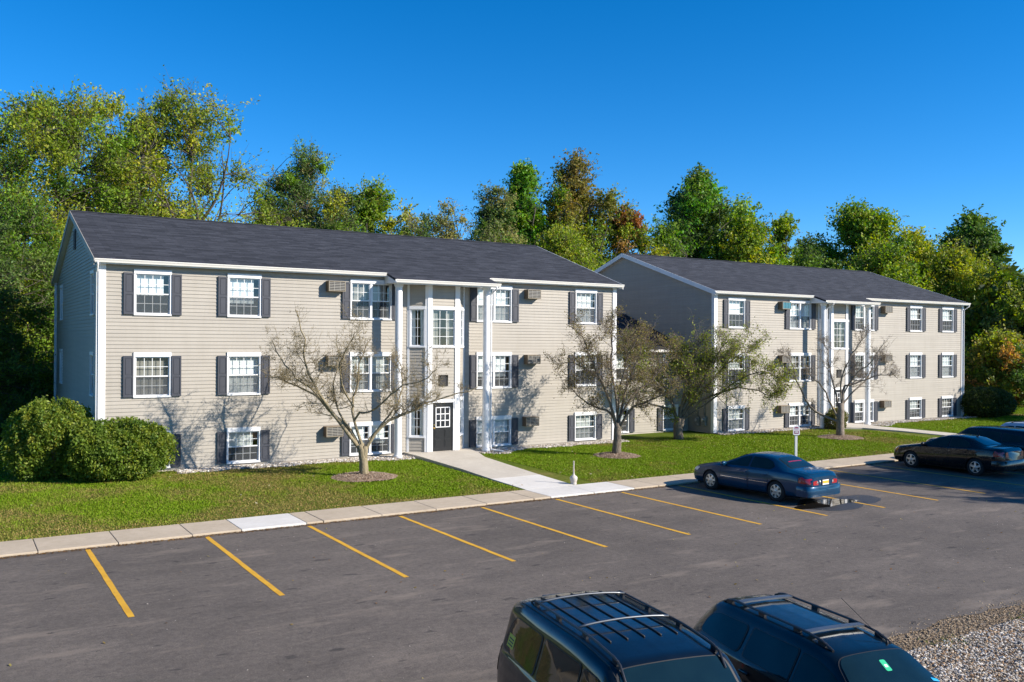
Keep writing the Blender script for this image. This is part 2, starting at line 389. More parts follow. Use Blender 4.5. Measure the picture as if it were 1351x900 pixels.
stripes = [(2.80, 23.48, 17.36), (5.57, 23.45, 17.30), (8.27, 23.42, 17.28), (10.98, 23.42, 17.27), (13.70, 23.40, 17.32), (16.48, 23.45, 17.32), (19.14, 23.38, 17.29),
           (21.80, 23.5, 17.17), (24.41, 23.45, 17.10), (27.08, 23.45, 17.02), (29.75, 23.45, 16.99), (32.62, 23.40, 17.1), (35.38, 23.40, 17.1), (38.1, 23.4, 17.1), (40.8, 23.4, 17.1), (43.5, 23.4, 17.1)]
for i, (x, a, b) in enumerate(stripes):
    s = MB(); ny = 24
    L_ = []; R_ = []
    for k in range(ny + 1):
        y = a + (b - a) * k / ny
        L_.append((x - 0.058 + random.uniform(-.006, .006), y, 0.005)); R_.append((x + 0.058 + random.uniform(-.006, .006), y, 0.005))
    for k in range(ny): s.quad(L_[k], L_[k + 1], R_[k + 1], R_[k])
    s.build('painted_line', M['yellow'], lot_o)

# leaf litter and grit gathered along the kerb
litter = []
def scatter_flat(n, x0, x1, y0, y1, size, cols, zf, name, sq=1.0):
    c = np.stack([rng.uniform(x0, x1, n), y0 + (y1 - y0) * rng.random(n) ** sq, np.zeros(n)], 1)
    c[:, 2] = zf(c[:, 1])
    a = rng.uniform(0, 2 * np.pi, n); s = size * rng.uniform(.5, 1.3, n)
    u = np.stack([np.cos(a), np.sin(a), rng.uniform(-.3, .5, n)], 1) * s[:, None]; v = np.stack([-np.sin(a), np.cos(a), rng.uniform(-.3, .5, n)], 1) * (s * .6)[:, None]
    q = np.stack([c - u, c - v, c + u, c + v], 1).reshape(-1, 3)
    cl = np.array(cols)[rng.integers(0, len(cols), n)] * rng.uniform(.7, 1.2, (n, 1))
    return q, cl
q1, c1 = scatter_flat(20000, -15, 60, 23.64, 23.40, 0.022, [(0.20, 0.10, 0.03), (0.28, 0.16, 0.05), (0.13, 0.07, 0.03)], lambda y: 0.012 + 0 * y, 'l', 2.0)
q2, c2 = scatter_flat(420, -5, 40, 10, 23.3, 0.03, [(0.30, 0.22, 0.06), (0.20, 0.10, 0.03), (0.35, 0.30, 0.10)], lambda y: 0.015 + 0 * y, 'l')
q3, c3 = scatter_flat(500, -10, 60, 25.3, 33.5, 0.045, [(0.45, 0.36, 0.06), (0.30, 0.17, 0.05), (0.5, 0.45, 0.3)], lambda y: np.interp(y, [25.1, 34.5], [.11, .25]), 'l')
q4, c4 = scatter_flat(1500, -8, 42, 8, 23.3, 0.016, [(0.34, 0.31, 0.27), (0.05, 0.045, 0.04), (0.42, 0.38, 0.33)], lambda y: 0.012 + 0 * y, 'l')
lo = bpy.data.objects.new('fallen_leaves', np_mesh('fallen_leaves', np.concatenate([q1, q2, q3, q4]), 4, M['leaf'], np.concatenate([c1, c2, c3, c4])))
tag(link(lo), 'fallen leaves and grit along the kerb, on the asphalt and on the grass', 'leaves', kind='stuff')

# pavement along the kerb, in slabs with open joints
SW0, SW1 = 23.62, 25.18
walk = MB(); newslab = MB(); jo = MB()
joints = [-22.0 + 1.72 * k for k in range(60)]
jo.box(-70, 95, SW0 + .02, SW1 - .02, -0.05, 0.045)
def slab(mb, x0, x1):
    mb.box(x0 + .008, x1 - .008, SW0 + random.uniform(-.01, .01), SW1 + random.uniform(-.012, .012), -.03, 0.06 + random.uniform(-.002, .002))
spans = []
x = -70.0
while x < 95:
    spans.append((x, x + 1.75)); x += 1.75
for a, b in spans:
    cut = [(6.50, 8.27), (16.40, 19.9)]
    pieces = [(a, b)]
    for c0, c1_ in cut:
        nxt = []
        for p, q in pieces:
            if q <= c0 or p >= c1_: nxt.append((p, q))
            else:
                if p < c0: nxt.append((p, c0))
                if q > c1_: nxt.append((c1_, q))
        pieces = nxt
    for p, q in pieces:
        if q - p > .05: slab(walk, p, q)
for a, b in ((6.50, 8.27), (16.40, 18.15), (18.15, 19.9)): slab(newslab, a, b)
sw = tag(walk.build('sidewalk', M['concrete']), kind='structure'); bevel(sw, .012, 2)
bevel(newslab.build('new_slab', M['new_concrete'], sw), .012, 2)
jo.build('joint', M['joint'], sw)

def path(name, pts_l, pts_r, zs, m_near, m_far, split):
    """walk from the pavement to a door: left and right edges, heights"""
    near = MB(); far = MB()
    for k in range(len(zs) - 1):
        mb = near if k < split else far
        a, b, c, d = pts_l[k], pts_r[k], pts_r[k + 1], pts_l[k + 1]
        ta, tb = zs[k], zs[k + 1]
        e = 0.006
        ua = (a[0], a[1] + e, ta); ub = (b[0], b[1] + e, ta); uc = (c[0], c[1] - e, tb); ud = (d[0], d[1] - e, tb)
        lo_ = [(p[0], p[1], -0.05) for p in (ua, ub, uc, ud)]
        mb.add([ua, ub, uc, ud] + lo_, [(0, 1, 2, 3), (7, 6, 5, 4), (4, 5, 1, 0), (5, 6, 2, 1), (6, 7, 3, 2), (7, 4, 0, 3)])
    o = tag(near.build(name, m_near), kind='structure'); far.build('path_slab', m_far, o)
    return o
path('path', [(16.45, 25.19), (16.42, 27.4), (16.4, 29.6), (16.38, 31.8), (16.35, 33.2), (16.3, 34.47)], [(18.45, 25.19), (18.5, 27.4), (18.56, 29.6), (18.75, 31.8), (19.2, 33.2), (19.35, 34.47)],
     [0.061, 0.13, 0.22, 0.27, 0.31, 0.325], M['new_concrete'], M['mid_concrete'], 1)
path('path', [(46.0, 25.19), (45.6, 28), (45.0, 30.6), (44.2, 32.4), (42.6, 33.4), (42.5, 34.47)], [(47.5, 25.19), (47.1, 28), (46.4, 30.6), (45.9, 32.4), (45.8, 33.4), (45.75, 34.47)],
     [0.061, 0.13, 0.21, 0.25, 0.29, 0.30], M['mid_concrete'], M['mid_concrete'], 3)

# stone beds along the walls: a sheet and loose stones
def on_path(x, y):
    return ((x > 16.3) & (x < 19.4) & (y > 25.1)) | ((x > 42.4) & (x < 46.1) & (y > 31.8)) | ((x > 43.9) & (x < 47.6) & (y > 25) & (y <= 31.9))
def bed_front(x):
    w = 0.75 + 0.10 * np.sin(x * 1.9) + 0.08 * np.sin(x * 4.7)
    w = w + 0.75 * np.exp(-((x - 15.6) / 0.9) ** 2) + 0.8 * np.exp(-((x - 20.2) / 1.1) ** 2) + 0.8 * np.exp(-((x - 47.3) / 1.3) ** 2)
    w = np.where((x > 28.3) & (x < 34.2), -1.2 + 0 * x, w)
    return 34.5 - w
bd = MB()
for seg in (np.arange(7.0, 16.31, .2), np.arange(19.4, 28.1, .2), np.arange(34.5, 42.4, .2), np.arange(45.9, 58.4, .2)):
    for a, b in zip(seg[:-1], seg[1:]):
        fa, fb = float(bed_front(np.array(a))), float(bed_front(np.array(b)))
        za, zb_ = lawn_z(fa), lawn_z(fb)
        bd.quad((a, fa, za + .012), (b, fb, zb_ + .012), (b, 34.56, .235), (a, 34.56, .235))
tag(bd.build('stone_bed', M['bedstone']), kind='structure')

ico = bmesh.new(); bmesh.ops.create_icosphere(ico, subdivisions=1, radius=1.0)
ICO_V = np.array([v.co[:] for v in ico.verts]); ICO_F = np.array([[v.index for v in f.verts] for f in ico.faces]); ico.free()
def pebbles(name, P, size, cols, label):
    n = len(P)
    s = size * rng.uniform(.5, 1.5, (n, 1)) * rng.uniform(.6, 1.3, (n, 3)) * np.array([1, 1, .7])
    V = ICO_V[None] * s[:, None, :] * rng.uniform(.8, 1.2, (n, len(ICO_V), 1))
    a = rng.uniform(0, 6.283, n); ca, sa = np.cos(a)[:, None], np.sin(a)[:, None]
    V = np.stack([V[..., 0] * ca - V[..., 1] * sa, V[..., 0] * sa + V[..., 1] * ca, V[..., 2]], -1) + P[:, None, :]
    T = V[:, ICO_F].reshape(-1, 3)
    c = np.array(cols)[rng.integers(0, len(cols), n)] * rng.uniform(.75, 1.2, (n, 1))
    o = bpy.data.objects.new(name, np_mesh(name, T, 3, M['stone'], np.repeat(c, len(ICO_F), 0)))
    return tag(link(o), label, 'stones', kind='stuff')
n = 9000
px = np.concatenate([rng.uniform(7.0, 28.1, n), rng.uniform(34.5, 58.2, n // 2)])
fr = bed_front(px); py = fr + (34.46 - fr) * rng.random(len(px)) - 0.06
ok = (fr < 34.4) & ~on_path(px, py)
P = np.stack([px, py, np.interp(py, [25.1, 34.5], [.05, .2]) + .025], 1)[ok]
STONE = [(0.42, 0.38, 0.33), (0.30, 0.26, 0.21), (0.52, 0.50, 0.47), (0.22, 0.19, 0.16), (0.36, 0.30, 0.22), (0.60, 0.57, 0.52)]
pebbles('bed_stones', P, 0.045, STONE, 'grey and tan stones in the beds along the walls')

# gravel yard and dirt verge at the near right
gv = MB(); gv.poly([(12.5, -30, -.018), (100, -30, -.018), (100, 9.1, -.018), (12.5, 9.1, -.018)])
tag(gv.build('gravel', M['gravel']), kind='structure')
vg = MB()
ve = np.arange(12.6, 100, 0.3)
for a, b in zip(ve[:-1], ve[1:]):
    vg.quad((a, 8.75 + wobble(a + 3), -.012), (b, 8.75 + wobble(b + 3), -.012), (b, 9.75, -.012), (a, 9.75, -.012))
tag(vg.build('verge', M['dirt']), kind='structure')
n = 42000
gp = np.stack([rng.uniform(12.2, 21, n), 8.86 - 4.7 * rng.random(n) ** 1.15, np.full(n, .004)], 1)
gp[:, 2] += rng.uniform(0, .02, n)
GR = [(0.40, 0.36, 0.31), (0.54, 0.50, 0.45), (0.24, 0.19, 0.14), (0.34, 0.21, 0.11), (0.58, 0.54, 0.48), (0.15, 0.13, 0.11), (0.40, 0.31, 0.21)]
pebbles('gravel_stones', gp, 0.019, GR, 'white, tan and brown pebbles of the gravel yard')
n = 3500
gp = np.stack([rng.uniform(12.6, 22, n), 9.0 + rng.normal(0.16, .26, n), np.full(n, .0)], 1)
pebbles('verge_stones', gp, 0.014, [(0.22, 0.16, 0.10), (0.30, 0.22, 0.14), (0.38, 0.30, 0.2)], 'small brown stones on the dirt verge')

# puddle behind the blue car
def blob(cx, cy, rx, ry, seed, amp=.18, n=60):
    r = np.random.default_rng(seed); ph = r.uniform(0, 6.28, 5)
    out = []
    for k in range(n):
        a = 2 * math.pi * k / n
        w = 1 + amp * (math.sin(2 * a + ph[0]) * .6 + math.sin(3 * a + ph[1]) * .5 + math.sin(5 * a + ph[2]) * .35 + math.sin(9 * a + ph[3]) * .15)
        out.append((cx + rx * w * math.cos(a), cy + ry * w * math.sin(a)))
    return out
wet = MB(); wet.poly([(x, y, .004) for x, y in blob(23.9, 18.4, 1.8, .9, 3)])
wm = mat('wet_asphalt', (0.020, 0.019, 0.020), 0.38, var=0.35, scale=3, bump=0.4, bscale=70)
wo = tag(wet.build('wet_patch', wm), kind='structure')
pud = MB(); pud.poly([(x, y, .008) for x, y in blob(23.4, 18.52, 1.25, .50, 11, .25)])
pm = mat('puddle_water', (0.012, 0.011, 0.010), 0.02, var=0.2, spec=0.9)
tag(pud.build('puddle', pm), kind='structure')

# mulch rings
def mulch(x, y, r, seed):
    mb = MB(); z = lawn_z(y)
    ring = blob(0, 0, 1, 1, seed, .10, 40)
    vs = [(x, y, z + .13)]
    for t in (.35, .7, 1.0):
        vs += [(x + a * r * t, y + b * r * t, z + .13 * (1 - t ** 2) + .015) for a, b in ring]
    fs = [(0, 1 + k, 1 + (k + 1) % 40) for k in range(40)]
    for j in range(2):
        fs += [(1 + j * 40 + k, 1 + (j + 1) * 40 + k, 1 + (j + 1) * 40 + (k + 1) % 40, 1 + j * 40 + (k + 1) % 40) for k in range(40)]
    mb.add(vs, fs); o = mb.build('mulch_ring', M['mulch'], smooth=True)
    tag(o, kind='structure')
MULCH = [(12.62, 30.0, 1.15), (24.42, 30.2, 1.0), (39.46, 30.3, 1.15)]
for i, (x, y, r) in enumerate(MULCH): mulch(x, y, r, 20 + i)
mc = []
for (x, y, r) in MULCH:
    n = 1500; a = rng.uniform(0, 6.283, n); rr = r * np.sqrt(rng.random(n)) * 1.05
    mc.append(np.stack([x + rr * np.cos(a), y + rr * np.sin(a), lawn_z(y) + .13 * (1 - (rr / r) ** 2).clip(0) + .025], 1))
mc = np.concatenate(mc); n = len(mc)
a = rng.uniform(0, 6.283, n); s = rng.uniform(.02, .05, n)
u = np.stack([np.cos(a), np.sin(a), rng.uniform(-.4, .4, n)], 1) * s[:, None]; v = np.stack([-np.sin(a), np.cos(a), rng.uniform(-.4, .4, n)], 1) * (s * .4)[:, None]
cl = np.array([(0.36, 0.27, 0.19), (0.22, 0.14, 0.09), (0.46, 0.37, 0.28)])[rng.integers(0, 3, n)]
mo = bpy.data.objects.new('mulch_chips', np_mesh('mulch_chips', np.stack([mc - u, mc - v, mc + u, mc + v], 1).reshape(-1, 3), 4, M['stone'], cl))
tag(link(mo), 'tan bark chips round the trunks of the lawn trees', 'mulch', kind='stuff')

# grass: individual short tufts
def vnoise(x, y, s, seed):
    r = np.random.default_rng(seed); T = r.random((64, 64))
    fx, fy = x * s, y * s; ix, iy = np.floor(fx).astype(int), np.floor(fy).astype(int); tx, ty = fx - ix, fy - iy
    tx = tx * tx * (3 - 2 * tx); ty = ty * ty * (3 - 2 * ty)
    g_ = lambda i, j: T[i % 64, j % 64]
    return (g_(ix, iy) * (1 - tx) + g_(ix + 1, iy) * tx) * (1 - ty) + (g_(ix, iy + 1) * (1 - tx) + g_(ix + 1, iy + 1) * tx) * ty
def grass(n, x0, x1, y0, y1, h, w):
    x = rng.uniform(x0, x1, n); y = rng.uniform(y0, y1, n)
    ok = ~on_path(x, y) & ~((y > bed_front(x)) & (x > 7) & (x < 58.3) & (y < 50)) & ~((y > 34.4) & (x > 4.3) & (x < 57.8) & (y < 49.6))
    for mx, my, r in MULCH: ok &= (x - mx) ** 2 + (y - my) ** 2 > (r * 1.02) ** 2
    ok &= ~((x - 31.7) ** 2 + (y - 34.2) ** 2 < .3)
    ok &= (y < 34.45) | (x < 4.4) | (x > 57.8) | ((x > 28) & (x < 34.4) & (y < 36.2))
    dry = 0.55 * vnoise(x, y, .22, 1) + 0.3 * vnoise(x, y, .8, 2) + .15 * vnoise(x, y, 2.6, 3)
    dry = dry + 0.20 * np.exp(-((y - 25.2) / 0.75) ** 2) + .10 * np.exp(-((y - 28) / 2.0) ** 2) * (x < 16) - .07 * (x > 19) + .12 * np.exp(-((y - 33.6) / 0.7) ** 2)
    dry = dry + .03 * (x < 16)
    dry = np.clip((dry - .45) / .33, 0, 1)
    ok &= rng.random(n) > dry * .55
    x, y, dry = x[ok], y[ok], dry[ok]; n = len(x)
    z = np.interp(y, [25.1, 34.5, 60], [.05, .20, .24])
    a = rng.uniform(0, 6.283, n); hh = h * rng.uniform(.55, 1.25, n) * (1 - .35 * dry); ww = w * rng.uniform(.6, 1.3, n)
    c = np.stack([x, y, z], 1)
    u = np.stack([np.cos(a), np.sin(a), 0 * a], 1) * ww[:, None]
    t = c + np.stack([rng.normal(0, .45, n) * hh, rng.normal(0, .45, n) * hh, hh], 1)
    V = np.stack([c - u, c + u, t + u * .25, t - u * .25], 1).reshape(-1, 3)
    gcol = np.array([(0.135, 0.245, 0.006)]) * rng.uniform(.65, 1.35, (n, 1)) + np.array([(0.035, 0.01, 0.0)]) * rng.random((n, 1))
    bcol = np.array([(0.29, 0.21, 0.075)]) * rng.uniform(.6, 1.25, (n, 1))
    k = np.clip(dry + rng.normal(0, .24, n), 0, 1)[:, None]
    return V, gcol * (1 - k) + bcol * k
A1, C1 = grass(360000, -9, 31, 25.16, 34.5, .045, .017)
A2, C2 = grass(180000, 31, 66, 25.16, 36.3, .048, .023)
A3, C3 = grass(60000, -12, 4.4, 34.4, 52, .08, .03)
A4, C4 = grass(90000, 57.8, 85, 25.16, 52, .08, .032)
go = bpy.data.objects.new('grass', np_mesh('grass', np.concatenate([A1, A2, A3, A4]), 4, M['grass'], np.concatenate([C1, C2, C3, C4])))
tag(link(go), 'mown green lawn with straw coloured dry patches', 'grass', kind='stuff')
# weeds creeping over the verge
n = 2600
x = rng.uniform(12.8, 22, n); y = 8.84 + wobble(3) + rng.normal(0, .13, n); kk = vnoise(x, y * 0 + 1, 1.6, 9) > .5; x, y = x[kk], y[kk]; n = len(x)
a = rng.uniform(0, 6.283, n); c = np.stack([x, y, np.full(n, -.01)], 1); u = np.stack([np.cos(a), np.sin(a), 0 * a], 1) * .008; hh = rng.uniform(.02, .06, n)
t = c + np.stack([rng.normal(0, .5, n) * hh, rng.normal(0, .5, n) * hh, hh], 1)
wo_ = bpy.data.objects.new('weeds', np_mesh('weeds', np.stack([c - u, c + u, t + u * .2, t - u * .2], 1).reshape(-1, 3), 4, M['grass'], np.array([(0.12, 0.17, 0.02)]) * rng.uniform(.6, 1.3, (n, 1))))
tag(link(wo_), 'thin green weeds between the dirt verge and the gravel', 'weeds', kind='stuff')
# ------------------------------------------------------------------ buildings
COURSE, LAP = 0.135, 0.021
def clad(mb, p, u, n, W, z0, z1, openings=(), lim=None):
    """lapped siding on a wall plane, with real openings; lim(z) narrows the wall for gables"""
    def P(a, d, z): return (p[0] + u[0] * a + n[0] * d, p[1] + u[1] * a + n[1] * d, z)
    nz0 = math.floor(z0 / COURSE)
    zb = sorted({round(z0, 4), round(z1, 4)} | {round(k * COURSE, 4) for k in range(nz0 + 1, int(z1 / COURSE) + 1) if z0 < k * COURSE < z1}
                | {round(o[k], 4) for o in openings for k in (2, 3) if z0 < o[k] < z1})
    for za, zc in zip(zb[:-1], zb[1:]):
        k = math.floor((za + 1e-4) / COURSE)
        da = LAP * (1 - (za - k * COURSE) / COURSE); dc = LAP * (1 - (zc - k * COURSE) / COURSE)
        spans = [(0.0, W)]
        zm = (za + zc) / 2
        for o in openings:
            if o[2] < zm < o[3]:
                nx = []
                for s, e in spans:
                    if o[1] <= s or o[0] >= e: nx.append((s, e)); continue
                    if s < o[0]: nx.append((s, o[0]))
                    if e > o[1]: nx.append((o[1], e))
                spans = nx
        for s, e in spans:
            s2, e2, s3, e3 = s, e, s, e
            if lim:
                l0, h0 = lim(za); l1, h1 = lim(zc)
                s2, e2, s3, e3 = max(s, l0), min(e, h0), max(s, l1), min(e, h1)
                if e2 - s2 < .01: continue
                if e3 < s3: s3 = e3 = (s3 + e3) / 2
            mb.quad(P(s2, da, za), P(e2, da, za), P(e3, dc, zc), P(s3, dc, zc))
            if abs(za - k * COURSE) < 1e-3:
                mb.quad(P(s2, 0, za - .001), P(e2, 0, za - .001), P(e2, da, za), P(s2, da, za))

WCACHE = {}
def window_meshes(w, h, units, cols, rows, head, fixed, cur):
    key = (round(w, 3), round(h, 3), units, cols, rows, head, fixed, cur)
    if key in WCACHE: return WCACHE[key]
    fr, gl, mu, cu, cu2, sc = MB(), MB(), MB(), MB(), MB(), MB()
    x0, x1 = -w / 2, w / 2
    side, sill = 0.06, 0.065
    fr.box(x0, x1, -.065, .10, h - head, h)                       # header
    fr.box(x0 + .002, x0 + side, -.05, .10, sill, h - head); fr.box(x1 - side, x1 - .002, -.05, .10, sill, h - head)
    fr.box(x0, x1, -.07, .10, 0, sill)
    inner0, inner1 = x0 + side, x1 - side
    zb, zt = sill, h - head
    mull = 0.085
    span = (inner1 - inner0 - mull * (units - 1)) / units
    zm = (zb + zt) / 2
    for k in range(units):
        a = inner0 + k * (span + mull); b = a + span
        if k: fr.box(a - mull, a, -.035, .09, zb, zt)
        st = 0.042
        def sash(z0, z1, y0, y1, nr):
            fr.box(a + .001, a + st, y0, y1, z0, z1); fr.box(b - st, b - .001, y0, y1, z0, z1)
            fr.box(a + st, b - st, y0, y1, z0, z0 + st); fr.box(a + st, b - st, y0, y1, z1 - st, z1)
            g0, g1, gy = z0 + st, z1 - st, (y0 + y1) / 2
            gl.quad((a + st, gy, g0), (b - st, gy, g0), (b - st, gy, g1), (a + st, gy, g1))
            mw = .011
            for c in range(1, cols):
                xx = a + st + (b - a - 2 * st) * c / cols; mu.box(xx - mw, xx + mw, gy - .014, gy - .004, g0, g1)
            for r_ in range(1, nr):
                zz = g0 + (g1 - g0) * r_ / nr; mu.box(a + st, b - st, gy - .016, gy - .006, zz - mw, zz + mw)
        if fixed:
            sash(zb + .001, zt - .001, .0, .04, rows)
        else:
            sash(zm - .02, zt - .001, .0, .035, rows); sash(zb + .001, zm + .02, .037, .072, rows)
            sc.quad((a + .03, .012, zb + .03), (b - .03, .012, zb + .03), (b - .03, .012, zm - .02), (a + .03, .012, zm - .02))
        lo = {'half': zm - .05, 'twothirds': zb + (zt - zb) * .33, 'full': zb, 'none': zt - .12, 'sides': zb}[cur]
        yy = .15
        if cur == 'sides':
            cu.quad((a - .01, yy, zb), (a + span * .33, yy, zb), (a + span * .3, yy, zt), (a - .01, yy, zt))
            cu.quad((b - span * .3, yy, zb), (b + .01, yy, zb), (b + .01, yy, zt), (b - span * .33, yy, zt))
        else:
            gap = .16 * span if cur != 'full' else 0.02
            cu.quad((a - .01, yy, lo), (b - gap, yy, lo), (b - gap, yy, zt), (a - .01, yy, zt))
    out = (fr, gl, mu, cu, sc)
    WCACHE[key] = out = dict(frame=fr.mesh('window', M['white']), pane=gl.mesh('pane', M['glass']), muntin=mu.mesh('muntin', M['muntin']) if mu.v else None,
                             curtain=cu, screen=sc.mesh('screen', SCREEN) if sc.v else None, cache={})
    return out

def screen_mat():
    m, nt, b, N, L = nodes_of('screen_cloth')
    b.inputs['Base Color'].default_value = (0.09, 0.10, 0.11, 1); b.inputs['Roughness'].default_value = 0.9
    tr = N('ShaderNodeBsdfTransparent'); mx = N('ShaderNodeMixShader'); mx.inputs[0].default_value = 0.42
    L(tr.outputs[0], mx.inputs[1]); L(b.outputs[0], mx.inputs[2]); L(mx.outputs[0], nt.nodes['Material Output'].inputs[0])
    return m
SCREEN = screen_mat()

def make_window(parent, org, P, u, zb, w, h, units=1, cols=4, rows=2, head=.16, fixed=False, cur='half', cmat='curtain'):
    d = window_meshes(w, h, units, cols, rows, head, fixed, cur)
    if cmat not in d['cache']: d['cache'][cmat] = d['curtain'].mesh('curtain', M[cmat])
    o = bpy.data.objects.new('window', d['frame']); link(o, parent)
    o.location = (P[0] - org[0], P[1] - org[1], zb - org[2]); o.rotation_euler = (0, 0, math.atan2(u[1], u[0]))
    for nm, me in (('pane', d['pane']), ('muntin', d['muntin']), ('curtain', d['cache'][cmat]), ('screen', d['screen'])):
        if me: link(bpy.data.objects.new(nm, me), o)
    return o

def shutter_mesh(h, w=.345):
    key = ('sh', round(h, 3))
    if key in WCACHE: return WCACHE[key]
    mb = MB(); b = .05
    mb.box(-w / 2, w / 2, -.040, 0, 0, h)
    for z0, z1 in ((0, .075), (h * .5 - .035, h * .5 + .035), (h - .075, h)): mb.box(-w / 2 + b, w / 2 - b, -.058, -.0402, z0, z1)
    mb.box(-w / 2, -w / 2 + b, -.058, -.0402, 0, h); mb.box(w / 2 - b, w / 2, -.058, -.0402, 0, h)
    for z0, z1 in ((.11, h * .5 - .07), (h * .5 + .07, h - .11)): mb.box(-w / 2 + b + .03, w / 2 - b - .03, -.052, -.0402, z0, z1)
    WCACHE[key] = mb.mesh('shutter', M['shutter']); return WCACHE[key]
def shutter(parent, org, x, y, zb, h):
    o = bpy.data.objects.new('shutter', shutter_mesh(h)); link(o, parent); o.location = (x - org[0], y - .027 - org[1], zb - org[2])

ACM = {}
def air_con(parent, org, x, y, zb, w=.72, h=.42, grille='ac_slat', face='ac'):
    if 'b' not in ACM:
        b = MB(); b.box(-w / 2, w / 2, -.32, 0, 0, h); ACM['b'] = b.mesh('air_conditioner', M['ac_brown'])
        f = MB()
        f.box(-w / 2 + .004, w / 2 - .004, -.352, -.3205, h - .035, h - .003); f.box(-w / 2 + .004, w / 2 - .004, -.352, -.3205, .003, .035)
        f.box(-w / 2 + .004, -w / 2 + .035, -.352, -.3205, .035, h - .035); f.box(w / 2 - .035, w / 2 - .004, -.352, -.3205, .035, h - .035)
        ACM['f'] = f
        k = MB(); k.box(-w / 2 + .035, w / 2 - .035, -.332, -.3206, .035, h - .035); ACM['k'] = k
        s = MB()
        for i in range(5):
            z = .062 + i * (h - .10) / 5; s.box(-w / 2 + .035, w / 2 - .035, -.350, -.3325, z + .004, z + .028)
        for xx in (-.12, .12): s.box(xx - .008, xx + .008, -.351, -.3326, .036, h - .036)
        ACM['s'] = s
    if grille not in ACM:
        ACM[grille] = ACM['s'].mesh('grille', M[grille])
        ACM['f_' + grille] = ACM['f'].mesh('case_rim', M[face]); ACM['k_' + grille] = ACM['k'].mesh('grille_back', M['ac_dark' if grille != 'ac_teal' else 'ac_teal'])
    o = bpy.data.objects.new('air_conditioner', ACM['b']); link(o, parent); o.location = (x - org[0], y - .0 - org[1], zb - org[2])
    for nm, me in (('case_rim', ACM['f_' + grille]), ('grille_back', ACM['k_' + grille]), ('grille', ACM[grille])): link(bpy.data.objects.new(nm, me), o)

FY, BY, RY = 34.5, 49.5, 42.0
U0, N0 = (1.0, 0.0), (0.0, -1.0)

def door_part(parent, org, cx, y, zb, w=.98, h=2.06):
    d = MB(); d.box(cx - w / 2, cx + w / 2, y + .03, y + .075, zb, zb + h)
    for s in (-1, 1):
        x = cx + s * .235
        for z0, z1 in ((.16, .50), (.58, .92)):
            d.box(x - .15, x + .15, y + .015, y + .0295, zb + z0, zb + z1)
            d.box(x - .10, x + .10, y + .008, y + .0148, zb + z0 + .05, zb + z1 - .05)
    o = d.build('door', M['door'], parent, origin=org)
    g = MB(); gx0, gx1, gz0, gz1 = cx - .33, cx + .33, zb + 1.02, zb + 1.86
    g.quad((gx0, y + .026, gz0), (gx1, y + .026, gz0), (gx1, y + .026, gz1), (gx0, y + .026, gz1))
    gm = mat('door_glass', (0.02, 0.025, 0.03), 0.06, var=0.3, spec=0.8)
    g.build('pane', gm, o)
    f = MB()
    for k in range(4):
        x = gx0 + (gx1 - gx0) * k / 3; f.box(x - .018, x + .018, y + .004, y + .0255, gz0 - .018, gz1 + .018)
        z = gz0 + (gz1 - gz0) * k / 3; f.box(gx0 - .018, gx1 + .018, y + .006, y + .0253, z - .018, z + .018)
    f.build('pane_grid', M['white'], o)
    k = MB(); k.lathe([(.0, -.09), (.028, -.085), (.034, -.06), (.02, -.045), (.016, -.01), (.035, -.008), (.035, 0)], (cx - w / 2 + .075, y + .03, zb + .98), 'y', 14)
    k2 = MB(); k2.lathe([(.0, -.03), (.026, -.028), (.028, 0)], (cx - w / 2 + .075, y + .03, zb + 1.12), 'y', 14)
    k.build('handle', M['brass'], o, smooth=True, sharp=40); k2.build('deadbolt', M['brass'], o, smooth=True, sharp=40)

